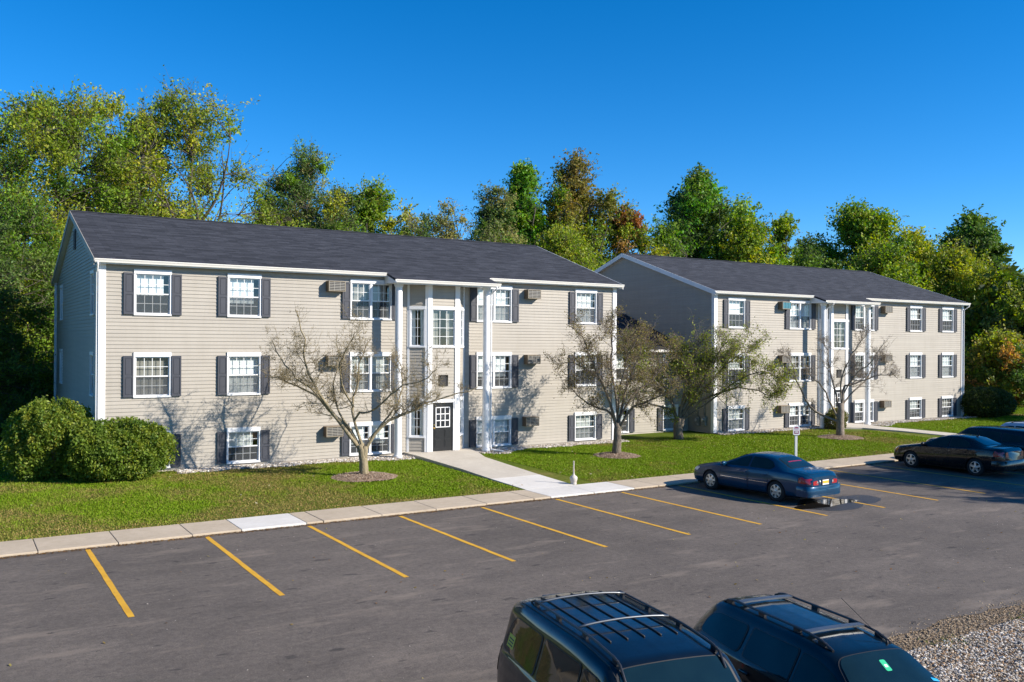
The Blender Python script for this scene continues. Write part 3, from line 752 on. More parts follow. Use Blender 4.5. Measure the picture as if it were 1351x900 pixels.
def building(name, label, X0, X1, dz, singles, doubles, acs, bay, cols, pipe_right, curtains, teal):
    org = (X0, FY, 0.2)
    T = thing(name, label, 'apartment building', org)
    bld = lambda mb, nm, m, **k: mb.build(nm, m, T, origin=org, **k)
    ZW = [(0.32 + dz * .6, 1.37), (2.93 + dz, 1.65), (5.92 + dz, 1.67)]
    EZ = 10.5 + dz                                        # ridge
    zr = lambda y: EZ - abs(RY - y) * 0.335
    wall = MB()
    ops = []
    for x in singles:
        for zb, h in ZW: ops.append((x - .62 - X0, x + .62 - X0, zb + .02, zb + h - .02))
    for x in doubles:
        for zb, h in ZW: ops.append((x - .90 - X0, x + .90 - X0, zb + .02, zb + h - .02))
    ops.append((bay[0] - X0 + .02, bay[3] - X0 - .02, 0.2, 7.52 + dz))
    top = zr(FY) - .13
    clad(wall, (X0, FY), U0, N0, X1 - X0, .28, top, ops)
    # gable ends and back
    lim = lambda z: (0, BY - FY) if z <= top else ((z - top) / .335, (BY - FY) - (z - top) / .335)
    gops = [(BY - 36.65, BY - 35.75, zb + .02, zb + h - .02) for zb, h in ZW] + [(BY - 47.65, BY - 46.75, zb + .02, zb + h - .02) for zb, h in ZW] if name == 'long' else []
    clad(wall, (X0, BY), (0, -1), (-1, 0), BY - FY, .28, EZ - .15, gops, lim)
    clad(wall, (X1, FY), (0, 1), (1, 0), BY - FY, .28, EZ - .15, (), lim)
    clad(wall, (X1, BY), (-1, 0), (0, 1), X1 - X0, .28, top)
    # bay faces
    bp = [(bay[0], FY), (bay[1], FY - .5), (bay[2], FY - .5), (bay[3], FY)]
    btop = 7.50 + dz
    post = MB(); band = MB()
    for k in range(3):
        a, b = bp[k], bp[k + 1]
        W = math.dist(a, b); u = ((b[0] - a[0]) / W, (b[1] - a[1]) / W); n = (u[1], -u[0])
        th = u
        if k == 1:
            pw = .15
            cx = W / 2
            clad(wall, a, u, n, W, .33, btop, [(cx - .60, cx + .60, .3, 2.52 + dz), (cx - .58, cx + .58, 4.80 + dz, 6.52 + dz), (cx - .24, cx + .24, 3.12 + dz, 3.6 + dz)])
            make_window(T, org, (a[0] + u[0] * cx - n[0] * .0, a[1] + u[1] * cx, 0), u, 4.78 + dz, 1.20, 1.76, 1, 3, 4, .13, True, 'sides', 'grayblind')
            band.obox(a, u, n, cx - .60, cx + .60, -.06, .035, 2.415 + dz, 2.56 + dz)
            band.obox(a, u, n, cx - .60, cx - .495, -.06, .033, .33, 2.4145 + dz); band.obox(a, u, n, cx + .495, cx + .60, -.06, .033, .33, 2.4145 + dz)
            door_part(T, org, a[0] + cx, a[1] - .01, .345 + dz * .5, .98, 2.06)
            # small round-topped dark window over the entrance
            rw = MB(); pts = [(-.20, 0), (.20, 0), (.20, .25)] + [(.20 * math.cos(t), .25 + .20 * math.sin(t)) for t in np.linspace(.15, 3.0, 14)] + [(-.20, .25)]
            rw.add([(cx_ + a[0] + cx, a[1] - .045, z + 3.13 + dz) for cx_, z in pts] + [(cx_ * .8 + a[0] + cx, a[1] - .045, .03 + z * .86 + 3.13 + dz) for cx_, z in pts] +
                   [(cx_ + a[0] + cx, a[1] + .03, z + 3.13 + dz) for cx_, z in pts],
                   [(i, (i + 1) % len(pts), len(pts) + (i + 1) % len(pts), len(pts) + i) for i in range(len(pts))] +
                   [(2 * len(pts) + i, 2 * len(pts) + (i + 1) % len(pts), (i + 1) % len(pts), i) for i in range(len(pts))])
            ro = bld(rw, 'arched_vent', M['black'])
            rp = MB(); rp.poly([(cx_ * .82 + a[0] + cx, a[1] - .03, .028 + z * .86 + 3.13 + dz) for cx_, z in pts]); rp.build('louver', M['ac_dark'], ro)
        else:
            m0, m1 = (.10, W - .12)
            clad(wall, a, u, n, W, .33, btop, [(m0, m1, .95 + dz, 2.62 + dz), (m0, m1, 4.80 + dz, 6.52 + dz)])
            cx = (m0 + m1) / 2
            P = (a[0] + u[0] * cx, a[1] + u[1] * cx, 0)
            make_window(T, org, P, u, 4.78 + dz, m1 - m0 + .02, 1.76, 1, 2, 4, .13, True, 'sides', 'curtain')
            make_window(T, org, P, u, .93 + dz, m1 - m0 + .02, 1.70, 1, 2, 4, .13, True, 'sides', 'curtain')
            band.obox(a, u, n, .005, .10, .0, .040, .33, btop) if k == 0 else band.obox(a, u, n, W - .10, W - .005, .0, .040, .33, btop)
    for c, nx in ((bp[1], 1), (bp[2], -1)):
        # white boards wrapping both front corners of the bay
        i = 1 if nx == 1 else 2
        a, b = bp[1], bp[2]
        band.box(c[0] - .03 if nx == 1 else c[0] - .17, c[0] + .17 if nx == 1 else c[0] + .03, c[1] - .048, c[1] - .0265, .33, btop)
        a2, b2 = (bp[0], bp[1]) if nx == 1 else (bp[2], bp[3])
        W = math.dist(a2, b2); u = ((b2[0] - a2[0]) / W, (b2[1] - a2[1]) / W); n = (u[1], -u[0])
        band.obox(a2, u, n, W - .13, W + .0,   .0265, .046, .33, btop) if nx == 1 else band.obox(a2, u, n, .0, .13,   .0265, .046, .33, btop)
    bld(band, 'bay_trim', M['white'])
    bev = MB(); bev.prism([(bay[0] + .05, FY), (bay[1] + .03, FY - .46), (bay[2] - .03, FY - .46), (bay[3] - .05, FY), (bay[3] - .05, FY + .9), (bay[0] + .05, FY + .9)], .05, .325)
    bld(bev, 'entry_step', M['foundation'])
    wo = bld(wall, 'wall', M['siding'])
    # rooms behind the glass
    rm = MB()
    yy = FY + 1.5
    rm.quad((X0 + .05, yy, .1), (X1 - .05, yy, .1), (X1 - .05, yy, 7.9 + dz), (X0 + .05, yy, 7.9 + dz))
    for z in (.25, 2.45 + dz, 5.45 + dz, 7.8 + dz): rm.box(X0 + .05, X1 - .05, FY + .16, yy - .002, z - .1, z)
    for x in [s for s in np.arange(X0 + 3.5, X1, 3.3)]: rm.box(x - .05, x + .05, FY + .19, yy - .004, .26, 7.6 + dz)
    bld(rm, 'inner_wall', M['room'])
    ft = MB(); ft.box(X0 + .03, X1 - .03, FY + .012, BY - .03, -.2, .279); bld(ft, 'foundation', M['foundation'])
    # windows, shutters, air conditioners
    ci = 0
    for xi, x in enumerate(singles):
        for fl, (zb, h) in enumerate(ZW):
            c = curtains[(xi * 3 + fl) % len(curtains)]
            make_window(T, org, (x, FY, 0), U0, zb, 1.30, h, 1, 4 if fl or True else 2, 2, .16, False, c[0], c[1])
            for s in (-1, 1): shutter(T, org, x + s * (.65 + .175), FY, zb + .03, h - .16)
    for xi, x in enumerate(doubles):
        for fl, (zb, h) in enumerate(ZW):
            c = curtains[(xi * 3 + fl + 5) % len(curtains)]
            make_window(T, org, (x, FY, 0), U0, zb, 1.86, h, 2, 3, 2, .16, False, c[0], c[1])
            for s in (-1, 1): shutter(T, org, x + s * (.93 + .175), FY, zb + .03, h - .16)
    for xi, x in enumerate(acs):
        for fl, z in enumerate((1.17 + dz * .6, 4.03 + dz, 7.04 + dz)):
            air_con(T, org, x + (.06 if fl else 0), FY, z, grille='ac_teal' if teal and xi == 0 and fl == 2 else 'ac_slat', face='ac')
    # corner boards
    for x, s in ((X0, 1), (X1, -1)):
        ct = MB()
        xa, xb = (x - .025, x + .19) if s == 1 else (x - .19, x + .025)
        ct.box(xa, xb, FY - .052, FY - .0265, .25, top)
        x2 = x - .0515 if s == 1 else x + .0265
        ct.box(x2, x2 + .025, FY - .0515, FY + .15, .25, top)
        bld(ct, 'corner_board', M['white'])
        ct = MB(); ct.box(x2, x2 + .025, BY - .15, BY + .044, .25, top)
        bld(ct, 'corner_board', M['white'])
    # roof: two slopes, the front one running on down over the porch
    xl, xr = X0 - .22, X1 + .24
    pl, pr, PY, EY = cols[0] - .33, cols[1] + .36, 33.28, 34.20
    rf = MB()
    def slab(pts, t=.10):
        tp = [(x, y, zr(y)) for x, y in pts]; bt = [(x, y, zr(y) - t) for x, y in pts]; n = len(pts)
        rf.add(tp + bt, [tuple(range(n)), tuple(range(2 * n - 1, n - 1, -1))] + [(i, n + i, n + (i + 1) % n, (i + 1) % n) for i in range(n)])
    slab([(xl, EY), (pl, EY), (pl, PY), (pr, PY), (pr, EY), (xr, EY), (xr, RY), (xl, RY)])
    slab([(xr, RY), (xr, 2 * RY - EY), (xl, 2 * RY - EY), (xl, RY)])
    ro = bld(rf, 'roof', M['shingle'])
    rc = MB()
    for s in (-1, 1):
        rc.quad((xl - .01, RY, EZ + .025), (xr + .01, RY, EZ + .025), (xr + .01, RY + s * .16, zr(RY + .16) + .018), (xl - .01, RY + s * .16, zr(RY + .16) + .018))
    rc.build('ridge_cap', M['shingle'], ro)
    # fascia, rakes, soffits, gutters
    tr = MB()
    zf = zr(EY) - .102
    tr.box(xl + .21, xr - .21, EY + .002, FY - .028, zf - .028, zf - .003)                   # soffit
    pzf = zr(PY) - .102
    tr.box(pl + .02, pr - .02, PY + .002, FY - .51, pzf - .028, pzf - .002)
    tr.box(pl + .02, bay[0] - .02, FY - .509, FY - .028, pzf - .0275, pzf - .0025); tr.box(bay[3] + .02, pr - .02, FY - .509, FY - .028, pzf - .0275, pzf - .0025)
    tr.box(bay[0] - .019, bay[3] + .019, FY - .508, FY + .03, pzf - .027, pzf - .003)
    for x in (pl, pr):                                                                      # porch cheeks
        a = x + (.003 if x == pl else -.028)
        tr.add([(a, PY + .01, pzf - .028), (a + .025, PY + .01, pzf - .028), (a + .025, FY - .028, pzf - .028), (a, FY - .028, pzf - .028),
                (a, PY + .01, zr(PY + .01) - .104), (a + .025, PY + .01, zr(PY + .01) - .104), (a + .025, FY - .028, zr(FY - .028) - .104), (a, FY - .028, zr(FY - .028) - .104)],
               [(0, 3, 2, 1), (4, 5, 6, 7), (0, 1, 5, 4), (1, 2, 6, 5), (2, 3, 7, 6), (3, 0, 4, 7)])
    rk_ = MB()
    for x in (xl, xr):                                                                      # rake boards and their soffits
        for ya, yb in ((EY, RY), (2 * RY - EY, RY)):
            xa, xb = (x - .022, x - .001) if x == xl else (x + .001, x + .022)
            (rk_ if x == xl else tr).add([(xa, ya, zr(ya) - .23), (xb, ya, zr(ya) - .23), (xb, yb, zr(yb) - .23), (xa, yb, zr(yb) - .23),
                    (xa, ya, zr(ya) + .012), (xb, ya, zr(ya) + .012), (xb, yb, zr(yb) + .012), (xa, yb, zr(yb) + .012)],
                   [(0, 3, 2, 1), (4, 5, 6, 7), (0, 1, 5, 4), (1, 2, 6, 5), (2, 3, 7, 6), (3, 0, 4, 7)])
            xc, xd = (x, X0 - .0) if x == xl else (X1, x)
            tr.quad((xc, ya, zr(ya) - .2), (xd, ya, zr(ya) - .2), (xd, yb, zr(yb) - .2), (xc, yb, zr(yb) - .2))
    bld(rk_, 'rake_board', M['siding'] if name == 'long' else M['white'])
    bld(tr, 'soffit', M['white'])
    def gutter(xa, xb, y, z):
        g = MB(); q = [(0, 0), (0, -.115), (-.075, -.125), (-.095, -.07), (-.125, -.02), (-.125, 0), (-.112, 0), (-.10, -.06), (-.07, -.10), (-.012, -.10), (-.012, 0)]
        vs = [(x, y + a, z + b) for x in (xa, xb) for a, b in q]; n = len(q)
        g.add(vs, [(i, (i + 1) % n, n + (i + 1) % n, n + i) for i in range(n)] + [tuple(range(n)), tuple(range(2 * n - 1, n - 1, -1))])
        g.box(xa + .01, xb - .01, y - .005, y + .02, z - .17, z - .126)
        return bld(g, 'gutter', M['gutter'])
    zg = zr(EY) - .004
    gutter(xl, pl - .06, EY - .002, zg); gutter(pr + .06, xr, EY - .002, zg); gutter(pl - .04, pr + .04, PY - .002, zr(PY) - .004)
    gutter(xl, xr, 2 * RY - EY + .127, zg)
    # porch columns and downspouts
    for x in cols:
        c = MB(); zc = pzf - .03
        c.lathe([(.19, .16), (.19, .30), (.175, .32), (.165, .35), (.158, .5), (.150, zc - .3), (.148, zc - .16), (.17, zc - .14), (.185, zc - .10), (.195, zc - .02), (.195, zc)], (x, 33.75, 0), 'z', 28)
        bld(c, 'porch_column', M['white'], smooth=True, sharp=35)
    dp = MB(); xp = cols[1] + .20 if pipe_right else cols[0] + .22
    dp.tube([(xp, PY - .05, pzf - .02), (xp, PY - .05, pzf - .12), (xp, 33.68, pzf - .34), (xp, 33.68, .45), (xp, 33.58, .3), (xp + .3, 33.1, .26)], .042, 8); bld(dp, 'downspout', M['white'], smooth=True, sharp=50)
    d2 = MB(); xq = X0 - .10 if pipe_right else X1 - .02
    if pipe_right: d2.tube([(xl + .1, EY - .06, zg - .1), (xl + .1, EY - .06, zg - .2), (X0 - .10, FY + .03, zg - .45), (X0 - .10, FY + .03, .35)], .04, 8)
    else: d2.tube([(xr - .08, EY - .06, zg - .1), (xr - .08, EY - .06, zg - .2), (X1 - .02, FY - .10, zg - .45), (X1 - .02, FY - .10, .35)], .04, 8)
    bld(d2, 'downspout', M['white'], smooth=True, sharp=50)
    d3 = MB(); d3.tube([(X0 - .09, BY - .06, top - .05), (X0 - .09, BY - .06, .3)], .045, 8); bld(d3, 'downspout', M['white'], smooth=True, sharp=50)
    # gable windows and attic vent on the left end
    if name == 'long':
        for yc in (36.2, 47.2):
            for zb, h in ZW: make_window(T, org, (X0, yc, 0), (0, -1), zb, .96, h, 1, 2, 2, .12, False, 'twothirds', 'grayblind')
    if name != 'long': T.name = 'apartment_building'; return T
    vt = MB(); vy = RY - .05
    vt.box(X0 - .056, X0 - .027, vy - .30, vy + .30, 8.85 + dz, 9.70 + dz)
    for k in range(9): vt.box(X0 - .076, X0 - .0565, vy - .26, vy + .26, 8.9 + k * .088 + dz, 8.94 + k * .088 + dz)
    bld(vt, 'attic_vent', M['shutter'])
    T.name = 'apartment_building'
    return T

CUR1 = [('half', 'grayblind'), ('full', 'grayblind'), ('half', 'curtain'), ('twothirds', 'curtain'), ('full', 'curtain'), ('half', 'curtain'), ('full', 'blind'), ('twothirds', 'curtain'), ('full', 'curtain'), ('half', 'curtain'), ('full', 'curtain')]
CUR1 = [('twothirds', 'blind'), ('full', 'grayblind'), ('half', 'curtain'), ('half', 'blind'), ('full', 'curtain'), ('twothirds', 'curtain'), ('full', 'blind'), ('half', 'grayblind'), ('full', 'curtain'), ('twothirds', 'curtain'), ('full', 'curtain')]
CUR2 = [('full', 'blind'), ('half', 'blind'), ('half', 'curtain'), ('twothirds', 'blind'), ('full', 'curtain'), ('half', 'curtain'), ('half', 'grayblind'), ('full', 'curtain'), ('half', 'curtain'), ('full', 'blind'), ('twothirds', 'blind')]
A_ = building('long', 'nearer beige apartment building beside the big trimmed hedges, shaded gable end at its left', 4.45, 27.75, 0.0, [6.22, 9.54, 25.93], [14.78, 20.77], [13.11, 22.68],
              (16.45, 17.2, 18.65, 19.2), (15.70, 19.93), True, CUR1, False)
B_ = building('second', 'farther beige apartment building behind the parked cars, one air conditioner with a teal grille', 34.5, 57.55, -0.06, [36.15, 52.3, 55.78], [41.30, 47.12], [39.75, 49.02],
              (42.85, 43.4, 44.85, 45.6), (42.40, 46.45), False, CUR2, True)

# low wing joining the two
LX0, LX1, LY, LE = 27.80, 34.44, 36.4, 36.05
lorg = (31.0, LY, .2)
Lk = thing('connecting_wing', 'low two storey beige wing with a dark roof between the two apartment buildings', 'building wing', lorg)
lz = lambda y: 6.80 - abs(RY - y) * .357
w = MB(); lop = []
for x, ww in ((29.6, 1.25), (33.12, 1.12)):
    for zb, h in ((.30, 1.38), (3.02, 1.44)): lop.append((x - ww / 2 + .03 - LX0, x + ww / 2 - .03 - LX0, zb + .02, zb + h - .02))
clad(w, (LX0, LY), U0, N0, LX1 - LX0, .28, 4.62, lop)
w.build('wall', M['siding'], Lk, origin=lorg)
w = MB(); clad(w, (LX1, 47.6), (-1, 0), (0, 1), LX1 - LX0, .28, 4.62); w.build('rear_wall', M['siding'], Lk, origin=lorg)
i_ = MB(); i_.quad((LX0, LY + 1.4, .1), (LX1, LY + 1.4, .1), (LX1, LY + 1.4, 4.6), (LX0, LY + 1.4, 4.6)); i_.box(LX0, LX1, LY + .2, LY + 1.39, 2.4, 2.5); i_.build('inner_wall', M['room'], Lk, origin=lorg)
f_ = MB(); f_.box(LX0, LX1, LY + .012, 47.5, -.2, .279); f_.build('foundation', M['foundation'], Lk, origin=lorg)
for k, (x, ww) in enumerate(((29.6, 1.25), (33.12, 1.12))):
    for j, (zb, h) in enumerate(((.30, 1.38), (3.02, 1.44))):
        make_window(Lk, lorg, (x, LY, 0), U0, zb, ww, h, 1, 3, 2, .16, False, 'full' if k else 'half', 'curtain')
        for s in (-1, 1): shutter(Lk, lorg, x + s * (ww / 2 + .175), LY, zb + .03, h - .16)
rf = MB()
for ys_ in ((LE, RY), (RY, 2 * RY - LE)):
    pts = [(LX0 - .02, ys_[0]), (LX1 + .02, ys_[0]), (LX1 + .02, ys_[1]), (LX0 - .02, ys_[1])]
    rf.add([(x, y, lz(y)) for x, y in pts] + [(x, y, lz(y) - .1) for x, y in pts], [(0, 1, 2, 3), (7, 6, 5, 4), (0, 4, 5, 1), (1, 5, 6, 2), (2, 6, 7, 3), (3, 7, 4, 0)])
rf.build('roof', M['shingle'], Lk, origin=lorg)
gt = MB(); gt.box(LX0, LX1, LE - .12, LE - .002, lz(LE) - .13, lz(LE) - .004); gt.box(LX0, LX1, LE, LY - .028, lz(LE) - .128, lz(LE) - .104); bevel(gt.build('gutter', M['gutter'], Lk, origin=lorg), .02)

# electric meters on the shaded end wall beside the wing
for k, (y, z) in enumerate(((35.62, .55), (35.12, .60))):
    e = thing('electric_meter', ['grey electric meter box on the shaded end wall, the one nearer the wing', 'grey electric meter box on the shaded end wall, the one nearer the corner board'][k], 'electric meter', (34.478, y, z), 0, 'electric meters on the end wall')
    b = MB(); b.box(-.14, 0, -.15, .15, 0, .50); bevel(b.build('meter_box', M['meter'], e), .015)
    b = MB(); b.lathe([(.105, -.141), (.105, -.19), (.09, -.24), (.0, -.25)], (0, 0, .31), 'x', 20); b.build('dial', M['metal'], e, smooth=True, sharp=40)
    b = MB(); b.tube([(-.06, 0, .50), (-.06, 0, 1.3)], .028, 8); b.build('conduit', M['meter'], e, smooth=True)
# ------------------------------------------------------------------ vehicles
def paint(name, col, metal=.35, rough=.28):
    if name in MATS: return MATS[name]
    m, nt, b, N, L = nodes_of(name)
    tc = N('ShaderNodeTexCoord'); n1 = noise(N, L, tc.outputs['Object'], 1.6, 5); r1 = ramp(N, [(.3, [c * .82 for c in col]), (.7, [min(1, c * 1.12) for c in col])]); L(n1.outputs['Fac'], r1.inputs[0])
    n2 = noise(N, L, tc.outputs['Object'], 5, 6, .7); r2 = ramp(N, [(.45, (rough,) * 3), (.75, (rough + .18,) * 3)]); L(n2.outputs['Fac'], r2.inputs[0])
    L(r1.outputs[0], b.inputs['Base Color']); L(r2.outputs[0], b.inputs['Roughness']); b.inputs['Metallic'].default_value = metal
    b.inputs['Coat Weight'].default_value = .7; b.inputs['Coat Roughness'].default_value = .03; b.inputs['Specular IOR Level'].default_value = .15
    MATS[name] = m; return m
M['car_glass'] = mat('car_glass', (0.010, 0.022, 0.020), 0.03, var=.8, scale=2.5, spec=.28)
M['windscreen'] = mat('windscreen_glass', (0.006, 0.016, 0.018), 0.03, var=.5, scale=2.5, spec=.8)
M['car_glass_clear'] = glass_mat('car_glass_clear', (0.45, 0.58, 0.54), 1.5, .05)
M['tyre'] = mat('tyre_rubber', (0.016, 0.016, 0.017), .85, var=.25, scale=20)
M['alloy'] = mat('alloy_wheel', (0.56, 0.55, 0.53), .35, metal=.75, var=.1, scale=15)
M['rubber'] = mat('black_plastic', (0.014, 0.014, 0.015), .55, var=.2)
M['gap'] = mat('panel_gap', (0.004, 0.004, 0.005), .9, var=.1)
M['chrome'] = mat('chrome_strip', (0.65, 0.65, 0.66), .2, metal=1, var=.05)
M['tail'] = mat('tail_lamp', (0.33, 0.008, 0.012), .12, var=.25, scale=12, coat=1)
M['head'] = mat('head_lamp', (0.55, 0.56, 0.55), .1, var=.2, scale=14, coat=1)
M['amber'] = mat('amber_lamp', (0.55, 0.18, 0.02), .15, var=.2, coat=1)
M['clearlamp'] = mat('reverse_lamp', (0.7, 0.68, 0.68), .15, var=.1, coat=1)
M['plate'] = mat('plate_white', (0.75, 0.76, 0.78), .4, var=.08)
M['plate_y'] = mat('plate_yellow', (0.75, 0.40, 0.04), .4, var=.15, scale=9)
M['rack'] = mat('roof_rack', (0.05, 0.05, 0.055), .4, metal=.6, var=.2)
M['rack_grey'] = mat('roof_bar', (0.16, 0.17, 0.18), .35, metal=.7, var=.15)
M['seat'] = mat('car_seat', (0.22, 0.20, 0.17), .9, var=.15)
M['cabin'] = mat('cabin_dark', (0.03, 0.03, 0.032), .9, var=.2)

def smooth_interp(xs, ys, s=.05):
    xs = np.array(xs, float); ys = np.array(ys, float); o = np.argsort(xs); xs, ys = xs[o], ys[o]
    g = np.linspace(xs[0] - .3, xs[-1] + .3, 1600); v = np.interp(g, xs, ys)
    d = g[1] - g[0]; k = np.exp(-.5 * (np.arange(-400, 401) * d / s) ** 2); k /= k.sum()
    v2 = np.convolve(np.pad(v, 400, mode='edge'), k, 'valid')
    return lambda x: float(np.interp(x, g, v2))

class Body:
    """car body as one lofted surface: x forward, y left, z up"""
    def __init__(s, top, belt, wid, topw, low, tumble=.0):
        s.x0, s.x1 = min(p[0] for p in top), max(p[0] for p in top)
        s.zt = smooth_interp(*zip(*top)); s.zb = smooth_interp(*zip(*belt)); s.w = smooth_interp(*zip(*wid)); s.tw = smooth_interp(*zip(*topw)); s.zl = smooth_interp(*zip(*low))
    def section(s, x):
        zt, zb, w, tw, zl = s.zt(x), s.zb(x), s.w(x), s.tw(x), s.zl(x)
        e = min(x - s.x0, s.x1 - x); k = 1 - .16 * max(0, 1 - e / .28) ** 2
        w = w * k; tw = min(tw * k, w * .96)
        zb = min(zb, zt - .03); h = zt - zb
        P = [(0, zl), (w * .86, zl), (w * .955, zl + .05), (w * .985, zl + .16), (w, zl + .42 * (zb - zl)), (w * .995, zl + .72 * (zb - zl)), (w * .965, zb - .015), (w * .94, zb + min(.03, h * .25)),
             (tw + (w * .94 - tw) * .45, zb + h * .52), (tw + .03, zt - min(.10, h * .32)), (tw - .05, zt - min(.035, h * .12)), (tw * .62, zt - min(.008, h * .03)), (0, zt)]
        P = np.array(P, float)
        for _ in range(2):
            q = [P[0]]
            for a, b in zip(P[:-1], P[1:]): q += [a * .75 + b * .25, a * .25 + b * .75]
            q.append(P[-1]); P = np.array(q)
        return P
    def side_y(s, x, z):
        P = s.section(x); n = len(P); a = int(n * .10); b = int(n * .86)
        Q = P[a:b]; o = np.argsort(Q[:, 1]); return float(np.interp(z, Q[o, 1], Q[o, 0]))
    def top_z(s, x, y):
        P = s.section(x)[::-1]; m = len(P) // 2 + 2; Q = P[:m]; return float(np.interp(abs(y), Q[:, 0], Q[:, 1]))
    def shell(s, nx=84):
        mb = MB(); xs = s.x0 + (s.x1 - s.x0) * (1 - np.cos(np.linspace(0, np.pi, nx))) / 2 * .5 + (s.x1 - s.x0) * np.linspace(0, 1, nx) * .5
        rows = []
        for x in xs:
            P = s.section(x); L_ = [(x, y, z) for y, z in P]; Rr = [(x, -y, z) for y, z in P[-2:0:-1]]
            rows.append(L_ + Rr)
        m = len(rows[0]); mb.add([p for r_ in rows for p in r_], [(i * m + k, (i + 1) * m + k, (i + 1) * m + (k + 1) % m, i * m + (k + 1) % m) for i in range(len(xs) - 1) for k in range(m)])
        mb.f.append(tuple(range(m))); mb.f.append(tuple(range(len(xs) * m - 1, (len(xs) - 1) * m - 1, -1)))
        return mb

def rounded(poly, rad, n=5):
    """rounded corners for a convex polygon"""
    out = []; m = len(poly)
    for i in range(m):
        p, a, b = np.array(poly[i], float), np.array(poly[i - 1], float), np.array(poly[(i + 1) % m], float)
        r_ = rad[i] if hasattr(rad, '__len__') else rad
        da, db = np.linalg.norm(a - p), np.linalg.norm(b - p); r1 = min(r_, da * .48, db * .48)
        s0, s1 = p + (a - p) / da * r1, p + (b - p) / db * r1
        for t in np.linspace(0, 1, n): out.append(s0 * (1 - t) ** 2 + 2 * p * t * (1 - t) + s1 * t * t)
    return out
def dens(P, d=.12):
    out = []; m = len(P)
    for i in range(m):
        a, b = np.array(P[i]), np.array(P[(i + 1) % m]); k = max(1, int(np.linalg.norm(b - a) / d))
        for t in range(k): out.append(a + (b - a) * t / k)
    return out
def patch(mb, poly, fn, flip=False, edge=None):
    P = dens(poly); c = np.mean(P, axis=0); rings = [1, .8, .6, .4, .2]; m = len(P)
    vs = [fn(*(c + (p - c) * t)) for t in rings for p in P] + [fn(*c)]
    fs = [(j * m + k, j * m + (k + 1) % m, (j + 1) * m + (k + 1) % m, (j + 1) * m + k) for j in range(len(rings) - 1) for k in range(m)]
    fs += [((len(rings) - 1) * m + k, (len(rings) - 1) * m + (k + 1) % m, len(rings) * m) for k in range(m)]
    if flip: fs = [f[::-1] for f in fs]
    mb.add(vs, fs)

def wheel(parent, x, y, side, r=.325, w=.21, spokes=7, steel=False):
    t = MB(); ri = r * .66
    t.lathe([(ri, -w / 2 + .01), (r * .86, -w / 2), (r * .97, -w / 2 + .025), (r, -w / 2 + .06), (r, w / 2 - .06), (r * .97, w / 2 - .025), (r * .86, w / 2), (ri, w / 2 - .01)], (0, 0, 0), 'y', 36, False)
    o = t.build('wheel', M['tyre'], parent, smooth=True, sharp=50); o.location = (x, y, r)
    s = side; yo = s * (w / 2 - .035)
    m = MB()
    m.lathe(sorted([(ri, yo + s * .02), (ri * .93, yo + s * .025), (ri * .90, yo - s * .035), (ri * .2, yo - s * .045), (.001, yo - s * .045)], key=lambda q: -q[0]), (0, 0, 0), 'y', 32, False)
    d = MB(); d.lathe([(ri * .9, yo - s * .03), (.001, yo - s * .032)], (0, 0, 0), 'y', 28); d.build('brake_shadow', M['gap'], o)
    rm = m.build('rim', M['alloy'], o, smooth=True, sharp=40)
    sp = MB()
    for k in range(spokes):
        a = 2 * math.pi * k / spokes + .3; ca, sa = math.cos(a), math.sin(a); w0, w1 = ri * .19, ri * .13
        def q(rad, off, yy): return (ca * rad - sa * off, yy, sa * rad + ca * off)
        r0, r1 = ri * .12, ri * .96
        f_, b_ = yo + s * .022, yo - s * .02
        vs = [q(r0, -w0, f_), q(r0, w0, f_), q(r1, w1 * 1.25, f_ - s * .006), q(r1, -w1 * 1.25, f_ - s * .006), q(r0, -w0, b_), q(r0, w0, b_), q(r1, w1 * 1.5, b_), q(r1, -w1 * 1.5, b_)]
        sp.add(vs, [(0, 1, 2, 3), (7, 6, 5, 4), (0, 4, 5, 1), (1, 5, 6, 2), (2, 6, 7, 3), (3, 7, 4, 0)])
    sp.lathe([(ri * .26, yo - s * .01), (ri * .26, yo + s * .024), (ri * .2, yo + s * .032), (.001, yo + s * .033)], (0, 0, 0), 'y', 18)
    sp.lathe([(ri * 1.0, yo - s * .02), (ri * 1.0, yo + s * .02), (ri * .9, yo + s * .018), (ri * .88, yo - s * .02)], (0, 0, 0), 'y', 36, False)
    sp.build('spokes', M['alloy'], o, smooth=True, sharp=40)

